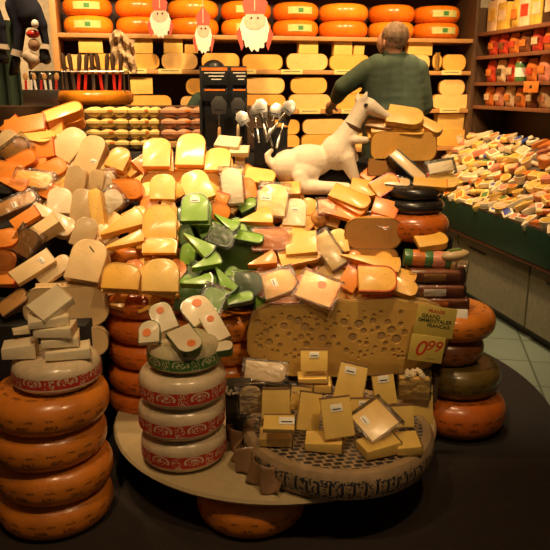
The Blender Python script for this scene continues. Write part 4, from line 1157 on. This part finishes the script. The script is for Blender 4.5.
P = at(182, 140, 3.36)
tag(MB().box((P.x, 3.36, P.z-.016), (.24, .14, .028), bev=.003).build('cardboard_tray', M['wood']), 'cardboard tray under the pinkish egg cartons', 'tray')
cz = at(106, 107, 3.30).z-4*10.6*zdep(at(106, 107, 3.3))/F-.006
tag(MB().box((-.70, 3.35, cz/2+.005), (.66, .30, cz-.014)).build('black_plinth', M['cloth']), 'black plinth under the egg cartons behind the heap', 'plinth')
zt_ = at(100, 105, 3.75).z
tag(MB().box((-.75, 3.72, (zt_-.004)/2), (1.5, .30, zt_-.004)).build('rear_counter', M['wood_dark']), 'dark counter behind the heap carrying utensils and a wheel', 'counter')

# ================================================================== slicers and tools
def slicer(P, rot, label, group, hm='wood', s=1.0, up=True):
    t = empty('cheese_slicer', P, rot)
    b = MB().prism([(-.034*s, 0), (.034*s, 0), (.040*s, .055*s), (.015*s, .085*s), (-.015*s, .085*s), (-.040*s, .055*s)], -.0015, .0015, bev=.0005, mt=Matrix.Rotation(PI/2, 4, 'X'))
    b.build('blade', M['metal'], t)
    MB().box((0, -.002, .02*s), (.045*s, .002, .004)).build('blade_slot', M['black'], t)
    MB().tube([(0, 0, 0), (0, -.004, -.03*s), (0, 0, -.06*s)], .003).build('neck', M['metal'], t)
    MB().lathe([(0, -.16*s), (.007*s, -.158*s), (.010*s, -.12*s), (.008*s, -.07*s), (0, -.058*s)], 12).build('handle', M[hm], t)
    tag(t, label, 'cheese slicer', group)
# black card stand
P = at(224, 150, 3.22)
zt0 = P.z
st = empty('slicer_stand', (P.x, 3.24, zt0))
kk = 3.2/F
MB().box((0, .02, 40*kk), (46*kk, .02, 80*kk), bev=.003).build('back_board', M['black'], st)
MB().box((-22*kk, 0, 24*kk), (.012, .05, 50*kk), bev=.002).build('side_rail', M['black'], st)
MB().box((22*kk, 0, 24*kk), (.012, .05, 50*kk), bev=.002).build('side_rail', M['black'], st)
MB().box((0, 0, .006), (48*kk, .10, .012), bev=.002).build('foot', M['black'], st)
for j, (x, w) in enumerate(((-8, 25), (16, 15))):
    cdp = MB().box((x*kk, -.004, 70*kk), (w*kk, .008, 16*kk), bev=.001).build('header_card', M['black'], st)
    MB().box((x*kk, -.0095, 77*kk), (w*kk, .002, 3*kk)).build('orange_strip', CM['orange'], cdp)
    for q in range(3):
        MB().box((x*kk+(.008 if q else 0), -.0095, (73.5-q*3)*kk), (w*kk*(.8-.2*q), .001, .9*kk)).build('printed_line', M['sticker'], cdp)
    c2 = MB().box((x*kk, -.004, 53*kk), (w*kk, .008, 12*kk), bev=.001).build('lower_card', M['black'], st)
    MB().box((x*kk, -.0095, 57.5*kk), (w*kk*.8, .002, 1.6*kk)).build('orange_strip', CM['orange'], c2)
tag(st, 'black slicer display stand with header cards and orange strips', 'display stand')
slicer(at(219, 114, 3.19), (0, 0, 0), 'wooden handled cheese slicer hung at left on the black stand', 'slicers on the stand', 'wood', .92)
slicer(at(238, 113, 3.19), (0, 0, 0), 'cheese slicer hung at right on the black stand', 'slicers on the stand', 'r_pale', .8)
# support block under the stands
tag(MB().box((-.10, 3.32, (zt0-.004)/2+.005), (.50, .26, zt0-.014)).build('black_pedestal', M['cloth']), 'black pedestal under the slicer stand, behind the heap', 'pedestal')
P = at(271, 166, 3.14)
t = empty('slicer_holder', P)
b = MB().box((0, 0, .085), (.15, .10, .17), bev=.006)
b.build('holder_body', M['black'], t)
MB().box((0, 0, .171), (.155, .105, .008), bev=.002).build('holder_rim', M['black'], t)
tag(t, 'black holder full of steel cheese slicers left of the dog', 'holder')
for i, (px, py, ry, rz) in enumerate([(246, 124, -.5, .3), (256, 118, -.3, -.4), (266, 122, -.1, .5), (274, 117, .2, -.3), (283, 124, .4, .3), (285, 113, .6, -.2), (262, 113, -.15, .1)]):
    slicer(at(px, py, 3.12-.01*i), (R_(-20), ry, rz), 'steel cheese slicer head, %s from the left in the black holder' % ordn[[0, 1, 3, 4, 5, 6, 2][i]], 'slicers in the holder', 'metal', .74)
# utensil rack at upper left
zr = zt_
t = empty('utensil_rack', (at(92, 60, 3.68).x, 3.74, zr))
kk = 3.7/F
for y in (-.06, .06):
    MB().tube([(-.16, y, 0), (-.16, y, .17), (.16, y, .17), (.16, y, 0)], .004).build('wire_frame', M['metal'], t)
MB().tube([(-.16, -.06, .17), (-.16, .06, .17)], .004).build('cross_bar', M['metal'], t); MB().tube([(.16, -.06, .17), (.16, .06, .17)], .004).build('cross_bar', M['metal'], t)
tag(t, 'wire rack of red and dark handled knives at upper left', 'utensil rack')
for i in range(9):
    x = -.15+.036*i; c = at(92, 60, 3.68)
    k_ = empty('cheese_knife', (c.x+x, 3.70, zr+.16), (0, random.uniform(-.12, .12), 0))
    red = i in (2, 3, 5, 7, 8)
    MB().box((0, 0, -.07), (.016, .002, .14), bev=.0006).build('blade', M['red'] if red else M['metal'], k_)
    MB().lathe([(0, .0), (.009, .0), (.011, .03), (.013, .08), (.008, .10), (0, .102)], 12).build('handle', M['wood_dark'], k_)
    tag(k_, '%s cheese knife with dark handle, %s from the left in the wire rack' % ('red' if red else 'steel', ordn[i]), 'knife', 'knives in the wire rack')
P = at(45, 100, 3.70)
t = empty('cutlery_box', (P.x, 3.70, zr))
MB().box((0, 0, .04), (.19, .12, .08), bev=.004).build('box_body', M['metal'], t)
MB().box((.04, .06, .165), (.26, .03, .02), bev=.003).build('black_top_bar', M['black'], t)
MB().box((.04, .06, .10), (.25, .02, .13)).build('back_board', M['black'], t)
tag(t, 'steel cutlery box with black back board at the upper left', 'cutlery holder')
for i in range(7):
    k_ = empty('spreader', (P.x-.08+.026*i, 3.66, zr+.075), (0, random.uniform(-.15, .15), 0))
    MB().lathe([(0, -.03), (.006, -.03), (.007, .05), (0, .052)], 10).build('handle', M['white'] if i % 3 else M['red'], k_)
    MB().ball((0, 0, .07), .014, (1, .25, 1.4), 12).build('blade', M['metal'] if i % 2 else M['wood'], k_)
    tag(k_, 'small cheese spreader, %s from the left in the steel cutlery box' % ordn[i], 'spreader', 'spreaders in the cutlery box')
# white paper near the rack
o = MB().grid(12, 10, lambda u, v: Vector(((u-.5)*.15, .015*math.sin(u*19+v*7)+.02*math.sin(v*13), (v-.5)*.20+.03*math.sin(u*5))), None).build('hanging_paper_bag', simple('printed_paper', (.62, .42, .24), .6, var=.7, sc=22), loc=at(123, 52, 4.4)); mo = o.modifiers.new('s', 'SOLIDIFY'); mo.thickness = .003
tag(o, 'creased white paper hanging right of the knife rack', 'paper')

# ================================================================== hanging ornaments
def paperfigure(px, ytop, ybot, wpx, Y, label, hatw):
    T = at(px, ytop, Y); B = at(px, ybot, Y); H = T.z-B.z; k = zdep(T)/F; w = wpx*k
    t = empty('paper_ornament', B)
    RX = Matrix.Rotation(PI/2, 4, 'X')
    hw = hatw*k/2
    MB().prism([(-hw*.8, H*.60), (hw*.8, H*.60), (hw, H*.78), (0, H*1.0), (-hw, H*.78)], -.002, .002, mt=RX).build('red_hat', M['paperred'], t)
    MB().box((0, -.003, H*.8), (.006, .002, H*.3)).build('hat_stripe', M['paperpink'], t)
    MB().prism([(math.cos(a)*w*.30, H*.50+math.sin(a)*H*.15) for a in [i*PI/8 for i in range(16)]], -.0035, .0015, mt=RX).build('face', M['paperpink'], t)
    pts = []
    for i in range(24):
        a = PI+PI*i/23; rr_ = 1+.08*math.sin(i*2.1); pts.append((math.cos(a)*w*.40*rr_, H*.42+math.sin(a)*H*.40*rr_))
    pts += [(w*.30, H*.56), (w*.12, H*.44), (-w*.12, H*.44), (-w*.30, H*.56)]
    MB().prism(pts, -.006, -.001, mt=RX).build('white_beard', M['paperwhite'], t)
    for s in (-1, 1):
        MB().ball((s*w*.09, -.005, H*.54), .006, (1, .3, 1), 8).build('eye', M['ink'], t)
        MB().prism([(s*w*.5, H*.28), (s*w*.36, H*.02), (s*w*.30, H*.10), (s*w*.40, H*.40)], -.001, .003, mt=RX).build('red_cloak', M['paperred'], t)
    MB().prism([(-w*.07, H*.36), (w*.07, H*.36), (w*.04, H*.33), (-w*.04, H*.33)], -.0075, -.005, mt=RX).build('mouth', M['paperred'], t)
    MB().tube([(0, 0, H), (0, 0, 2.7-B.z)], .0012).build('string', M['paperwhite'], t)
    tag(t, label, 'paper decoration')
paperfigure(161, -8, 38, 27, 4.70, 'paper bearded figure with red hat, leftmost of three hanging', 16)
paperfigure(204, 6, 54, 22, 4.72, 'smallest paper bearded figure with tall red hat, in the middle', 15)
paperfigure(255, -12, 52, 38, 4.6, 'largest paper bearded figure with red hat, rightmost of three', 26)
# hanging puppets
navy = simple('navy_velvet', (.005, .006, .02), .9); pgrey = simple('grey_lace', (.50, .40, .30), .8, bump=.004)
def puppet(ox, Y, label, crop=False):
    g = lambda px, py, dy=0: at(px+ox, py, Y+dy)
    k = zdep(g(25, 30))/F
    t = empty('hanging_puppet', (0, 0, 0))
    blob('jacket', [('c', g(20, -6), 13*k, g(30, 14), 13*k), ('c', g(32, 10), 10*k, g(42, 26), 6*k), ('c', g(42, 26), 5*k, g(46, 44), 4*k), ('c', g(14, 6), 9*k, g(20, 30), 6*k), ('c', g(20, 30), 6*k, g(18, 50), 5*k)], navy, .009, 3, t)
    blob('glove', [('c', g(44, 52), 5*k, g(46, 59), 5.5*k), ('c', g(42, 58), 3*k, g(40, 61), 2.5*k)], M['black'], .006, 2, t)
    blob('glove', [('c', g(16, 60), 5*k, g(14, 70), 5*k), ('c', g(12, 70), 3*k, g(11, 74), 2.5*k)], M['black'], .006, 2, t)
    MB().cyl(g(45, 44), g(45, 49), 5*k, 6.5*k).build('lace_cuff', pgrey, t)
    MB().cyl(g(18, 50), g(17, 56), 5.5*k, 6.5*k).build('lace_cuff', pgrey, t)
    blob('lace_collar', [('c', g(28, 56, -.02), 6*k, g(34, 60, -.02), 6*k), ('c', g(33, 60, -.02), 5*k, g(31, 67, -.02), 3*k)], pgrey, .006, 2, t)
    MB().ball(g(34, 45, -.02), 6*k, (1, .8, 1)).build('head', simple('puppet_wood', (.30, .16, .08), .7), t)
    MB().ball(g(33, 34, -.02), 6*k, (1.1, .8, .7)).build('red_cap', M['red'], t)
    MB().ball(g(35, 24, -.04), 3.6*k, (1, .8, 1.2)).build('white_tassel', M['white'], t)
    a = g(22, -10); MB().tube([a, (a.x, a.y, 2.7)], .002).build('string', M['black'], t)
    tag(t, label, 'puppet')
puppet(0, 3.3, 'hanging puppet in navy jacket with lace cuffs, upper left')
puppet(-42, 3.25, 'second navy puppet cut off by the left edge')
# green sacks far left
o = MB().grid(30, 10, lambda u, v: Vector(((u-.5)*.34, .018*math.sin(u*30), (v-.5)*1.5)), None).build('green_curtain', simple('green_cloth', (.03, .05, .028), .85), loc=at(-6, 95, 4.0)+Vector((0, 0, -.35))); mo = o.modifiers.new('s', 'SOLIDIFY'); mo.thickness = .004
tag(o, 'dark green pleated curtain hanging at the far left', 'curtain')

# ================================================================== people
skin = simple('skin', (.62, .30, .17), .5, .1, sc=20, var=.12); jac = simple('green_jacket', (.080, .115, .070), .8, sc=10, var=.2, bump=.02, bsc=7)
def man():
    Y = 4.22
    g = lambda px, py, dy=0: at(px, py, Y+dy)
    k = zdep(g(390, 60))/F
    t = empty('person', (g(392, 60).x, Y, 0))
    t2 = Vector(t.location)
    off = lambda p: Vector(p)-t2
    hd = g(392, 41)
    body = [('e', off(g(394, 38)), 13.6*k, (.95, 1.12, 1.02), None), ('e', off(g(387, 43, .03)), 11.2*k, (.92, .95, 1.08), None), ('c', off(g(393, 48)), 9*k, off(g(394, 60)), 9.5*k),
      ('c', off(g(394, 68)), 11*k, off(g(392, 115)), 14*k), ('c', off(g(372, 69)), 7*k, off(g(416, 69)), 7*k),
      ('e', off(g(384, 47, .0)), 2.6*k, (.6, .8, 1.3), None),
      ('c', off(g(379, 46, .08)), 2.6*k, off(g(378, 44, .08)), 2*k),
      ('c', off(g(364, 71)), 7*k, off(g(342, 88, .03)), 5.6*k), ('c', off(g(342, 88, .03)), 5.5*k, off(g(334, 103, .22)), 4.5*k),
      ('c', off(g(418, 74)), 7*k, off(g(424, 105, .05)), 5.5*k), ('c', off(g(424, 105, .05)), 5*k, off(g(415, 112, .25)), 4.5*k),
      ('c', off(g(334, 103, .22)), 4.5*k, off(g(330, 106, .27)), 5*k)]
    for i, (dx, ddy, dl) in enumerate([(-4, 3, 7), (-2, 5, 8.5), (0, 5.5, 8), (2.4, 5, 6.5)]):
        a = g(330+dx*.7, 107, .28); b_ = g(330+dx, 107+ddy, .31); c_ = g(330+dx*1.1, 107+dl, .31)
        body += [('c', off(a), .0098, off(b_), .009), ('c', off(b_), .009, off(c_), .0075)]
    body += [('c', off(g(334, 106, .24)), .012, off(g(337, 111, .27)), .009)]
    hipz = .92; fz = .012
    hx, hy = 0, 0
    body += [('c', Vector((-.07, 0, hipz)), .10, Vector((-.09, 0, .50)), .065), ('c', Vector((.07, 0, hipz)), .10, Vector((.09, .02, .50)), .065),
      ('c', Vector((-.09, 0, .50)), .062, Vector((-.09, -.02, .08)), .042), ('c', Vector((.09, .02, .50)), .062, Vector((.09, 0, .08)), .042),
      ('c', Vector((-.09, -.02, fz+.035)), .036, Vector((-.10, .17, fz+.03)), .032), ('c', Vector((.09, 0, fz+.035)), .036, Vector((.10, .19, fz+.03)), .032),
      ('c', Vector((0, 0, 1.22)), .12, Vector((0, 0, .95)), .13)]
    blob('body', body, skin, .008, 3, t)
    j = [('c', off(g(378, 68)), 14*k, off(g(376, 112)), 15*k), ('c', off(g(408, 68)), 14*k, off(g(408, 112)), 16*k), ('c', off(g(393, 66)), 15*k, off(g(393, 114)), 19*k),
      ('c', off(g(394, 61)), 10*k, off(g(394, 65)), 13*k), ('c', off(g(368, 70)), 11*k, off(g(343, 87, .02)), 9.5*k), ('c', off(g(343, 87, .02)), 9.5*k, off(g(337, 97, .16)), 7.5*k),
      ('c', off(g(418, 70)), 11*k, off(g(424, 105, .05)), 10*k), ('c', off(g(424, 105, .05)), 9*k, off(g(417, 110, .2)), 7*k),
      ('c', Vector((0, 0, 1.20)), .165, Vector((0, 0, .90)), .168)]
    blob('green_jacket', j, jac, .010, 3, t)
    blob('collar', [('c', off(g(386, 54.5, -.02)), 3.6*k, off(g(402, 54.5, -.02)), 3.6*k), ('c', off(g(386, 54.5, -.02)), 3.6*k, off(g(382, 56, .05)), 3*k), ('c', off(g(402, 54.5, -.02)), 3.6*k, off(g(406, 56, .05)), 3*k)], jac, .006, 2, t)
    hair = simple('grey_brown_hair', (.34, .21, .12), .7, var=.5, sc=45, bump=.008, bsc=70)
    blob('hair', [('e', off(g(395.5, 35.5, -.012)), 14.2*k, (.98, 1.04, .95), None), ('e', off(g(397, 41, -.035)), 9.5*k, (1.0, .8, .9), None)], hair, .007, 1, t)
    MB().ball(off(g(384, 44, -.045)), 3.4*k, (.45, .8, 1.3), 12).build('ear', skin, t)
    tr = [('c', Vector((-.07, 0, .94)), .115, Vector((-.09, 0, .50)), .08), ('c', Vector((.07, 0, .94)), .115, Vector((.09, .02, .50)), .08), ('c', Vector((-.09, 0, .50)), .08, Vector((-.09, -.02, .10)), .06), ('c', Vector((.09, .02, .50)), .08, Vector((.09, 0, .10)), .06)]
    blob('trousers', tr, M['cloth'], .012, 2, t)
    tag(t, 'grey-haired person in a green jacket, back turned, reaching into the shelves', 'person')
man()
def second():
    Y = 4.05
    g = lambda px, py, dy=0: at(px, py, Y+dy)
    k = zdep(g(214, 80))/F
    base = Vector((g(216, 80).x, Y, 0)); t = empty('person', base)
    off = lambda p: Vector(p)-base
    body = [('e', off(g(214, 78)), 13*k, (.95, 1.05, 1.15), None), ('c', off(g(214, 84)), 7*k, off(g(216, 96)), 8*k), ('c', off(g(216, 104)), 13*k, Vector((0, 0, .95)), .13),
      ('c', off(g(198, 102)), 8*k, off(g(186, 122, -.04)), 6*k), ('c', off(g(234, 102)), 8*k, off(g(248, 122, -.04)), 6*k),
      ('c', off(g(186, 122, -.04)), 5.5*k, off(g(196, 134, -.15)), 4*k), ('c', off(g(248, 122, -.04)), 5.5*k, off(g(240, 134, -.15)), 4*k)]
    for s, sx in ((-1, 196), (1, 240)):
        for q in range(4):
            a = g(sx-s*(q-1.5)*1.6, 136, -.17); body.append(('c', off(a), .0095, off(a)+Vector((.004*q, -.03, -.045-.004*(q % 2))), .008))
        a = g(sx+s*3, 134, -.16); body.append(('c', off(a), .011, off(a)+Vector((-s*.03, -.02, -.02)), .009))
    body += [('c', Vector((s*.07, 0, .92)), .095, Vector((s*.09, 0, .5)), .065) for s in (-1, 1)]+[('c', Vector((s*.09, 0, .5)), .06, Vector((s*.09, 0, .07)), .042) for s in (-1, 1)]+[('c', Vector((s*.09, 0, .047)), .036, Vector((s*.10, -.17, .042)), .032) for s in (-1, 1)]
    blob('body', body, skin, .008, 3, t)
    blob('dark_hair', [('e', off(g(214, 75.5)), 14*k, (1.0, 1.1, 1.1), None)], M['black'], .007, 2, t)
    blob('green_jacket', [('c', off(g(202, 104)), 12*k, off(g(232, 104)), 12*k), ('c', off(g(216, 106)), 16*k, Vector((0, 0, .95)), .155), ('c', off(g(200, 102)), 10*k, off(g(187, 120, -.04)), 8*k), ('c', off(g(234, 102)), 10*k, off(g(247, 120, -.04)), 8*k)], simple('dark_green_jacket', (.022, .05, .03), .8), .009, 3, t)
    for s in (-1, 1):
        MB().ball(off(g(214+s*5, 79, -.088)), .011, (1, .5, .8), 8).build('eye', M['ink'], t)
    tag(t, 'dark-haired person in dark green jacket bent behind the slicer stand', 'person')
second()

# ================================================================== dog
def dog():
    Y = 3.06
    g = lambda px, py, dy=0: at(px, py, Y+dy)
    k = zdep(g(320, 160))/F
    base = g(318, 196); t = empty('dog', base)
    off = lambda p: Vector(p)-base
    parts = [('e', off(g(289, 166)), 17*k, (1.05, .85, .98), None), ('e', off(g(309, 161)), 18*k, (1.35, .85, .95), None), ('e', off(g(338, 152)), 17.5*k, (1.05, .85, 1.05), None),
      ('c', off(g(340, 147)), 14*k, off(g(352, 126)), 9.5*k), ('c', off(g(352, 126)), 9*k, off(g(361, 110)), 8.2*k),
      ('e', off(g(365, 106)), 9.5*k, (1.1, .85, .95), None), ('c', off(g(369, 106)), 8*k, off(g(381, 113)), 5.2*k), ('c', off(g(381, 113)), 5*k, off(g(392, 119)), 3.0*k),
      ('c', off(g(364, 99, -.02)), 3.6*k, off(g(367, 92, -.022)), 1.3*k), ('c', off(g(358, 100, .03)), 3.4*k, off(g(358, 94, .035)), 1.5*k),
      ('c', off(g(275, 167)), 5*k, off(g(269, 161)), 4*k), ('c', off(g(269, 161)), 4*k, off(g(267, 155)), 3*k), ('c', off(g(267, 155)), 3*k, off(g(272, 150)), 2.2*k),
      ('e', off(g(305, 172, -.04)), 13*k, (1.25, .6, .9), None), ('c', off(g(300, 176, -.05)), 8*k, off(g(303, 186, -.06)), 8*k), ('c', off(g(303, 187, -.06)), 7.6*k, off(g(346, 189, -.06)), 6.5*k),
      ('c', off(g(346, 158, -.03)), 9*k, off(g(354, 176, -.035)), 5.5*k), ('c', off(g(354, 176, -.035)), 5*k, off(g(362, 194, -.03)), 4*k), ('c', off(g(362, 194, -.035)), 4*k, off(g(368, 196, -.05)), 3.2*k),
      ('c', off(g(350, 152, .04)), 7*k, off(g(357, 168, .06)), 4.5*k), ('c', off(g(357, 168, .06)), 4.2*k, off(g(367, 186, .05)), 3.6*k), ('c', off(g(345, 140, -.03)), 5*k, off(g(366, 140, -.045)), 3.5*k)]
    blob('body', parts, simple('white_coat', (.88, .74, .56), .7, sc=12, var=.12, bump=.003, bsc=120), .006, 4, t)
    col = MB(); c0, c1 = off(g(352, 131)), off(g(355, 124))
    d = (off(g(361, 110))-off(g(349, 134))).normalized()
    b = MB().lathe([(9.7*k, -.009), (10.1*k, -.007), (10.1*k, .007), (9.5*k, .009)], 32)
    b._tf(b.bm.verts, Matrix.Translation(off(g(352.5, 127))) @ d.to_track_quat('Z', 'Y').to_matrix().to_4x4())
    b.build('collar', simple('brown_leather', (.10, .04, .02), .5, .2), t)
    col.bm.free()
    MB().ball(off(g(366, 104.8, -.037)), .0085, (1.1, .6, .8), 10).build('eye', M['ink'], t)
    MB().ball(off(g(396, 120.5)), .014, (.9, .9, .8), 12).build('nose', M['ink'], t)
    tag(t, 'white dog figure with brown collar sitting on top of the heap', 'dog')
dog()

# ================================================================== lights
def spot(name, loc, tgt, power, size=60, blend=.6, col=(1, .70, .40), rad=.06):
    l = bpy.data.lights.new(name, 'SPOT'); l.energy = power; l.spot_size = R_(size); l.spot_blend = blend; l.color = col; l.shadow_soft_size = rad
    o = bpy.data.objects.new(name, l); C.objects.link(o); o.location = loc
    o.rotation_euler = (Vector(tgt)-Vector(loc)).to_track_quat('-Z', 'Y').to_euler(); return o
W1 = (1, .675, .34)
spot('ceiling_or_fill_spot', (-.60, 2.35, 2.62), (-.45, 3.0, 1.05), 108, 62, col=W1)
spot('ceiling_or_fill_spot', (.35, 2.35, 2.62), (.25, 3.1, 1.0), 108, 62, col=W1)
spot('ceiling_or_fill_spot', (-1.2, 2.9, 2.62), (-.95, 3.3, 1.1), 90, 80, col=W1)
spot('ceiling_or_fill_spot', (-.5, 1.0, 2.62), (-.5, 2.2, .5), 50, 62, col=W1)
spot('ceiling_or_fill_spot', (.6, 1.0, 2.62), (.35, 2.4, .4), 60, 62, col=W1)
spot('ceiling_or_fill_spot', (-.55, 1.35, 2.62), (-.70, 2.06, .72), 30, 24, .9, col=W1)  # added narrow fill, no real fitting, brightens the cream pile at left
spot('ceiling_or_fill_spot', (.3, 1.2, 2.62), (.25, 2.15, .35), 22, 22, .9, col=W1)
for u in (0.0, .7, 1.4, 2.1):
    spot('shelf_spot', rm(u, 3.7, 2.66), rm(u, 5.0, 1.45), 105, 85, col=(1, .66, .31))
spot('ceiling_or_fill_spot', (-.7, 3.15, 2.62), (-.95, 3.75, 1.35), 55, 60, col=W1)  # fill added to lighten the wide wheel on the rear counter
spot('ceiling_or_fill_spot', (-1.25, 3.7, 2.62), (-1.5, 4.8, 1.75), 110, 60, col=W1)  # extra fill that lifts the wall behind the puppets, not a shop lamp
spot('fill_spot', (.55, 2.9, 2.64), (.75, 4.3, 1.35), 60, 50, col=W1)  # added fill on the man's back, not a lamp of the shop
spot('counter_spot', rm(1.65, 4.3, 2.62), rm(2.4, 4.3, .9), 110, 75, col=W1)
spot('counter_spot', rm(1.6, 3.3, 2.62), rm(2.4, 3.4, .8), 100, 80, col=W1)
spot('fill_spot', rm(1.3, 3.4, 2.62), rm(2.0, 3.4, .1), 30, 60, col=(1, .85, .62))  # invented fill put in to brighten the taupe cabinet fronts
w = bpy.data.worlds.new('world'); sc.world = w; w.use_nodes = True
w.node_tree.nodes['Background'].inputs[0].default_value = (1, .75, .5, 1); w.node_tree.nodes['Background'].inputs[1].default_value = .06
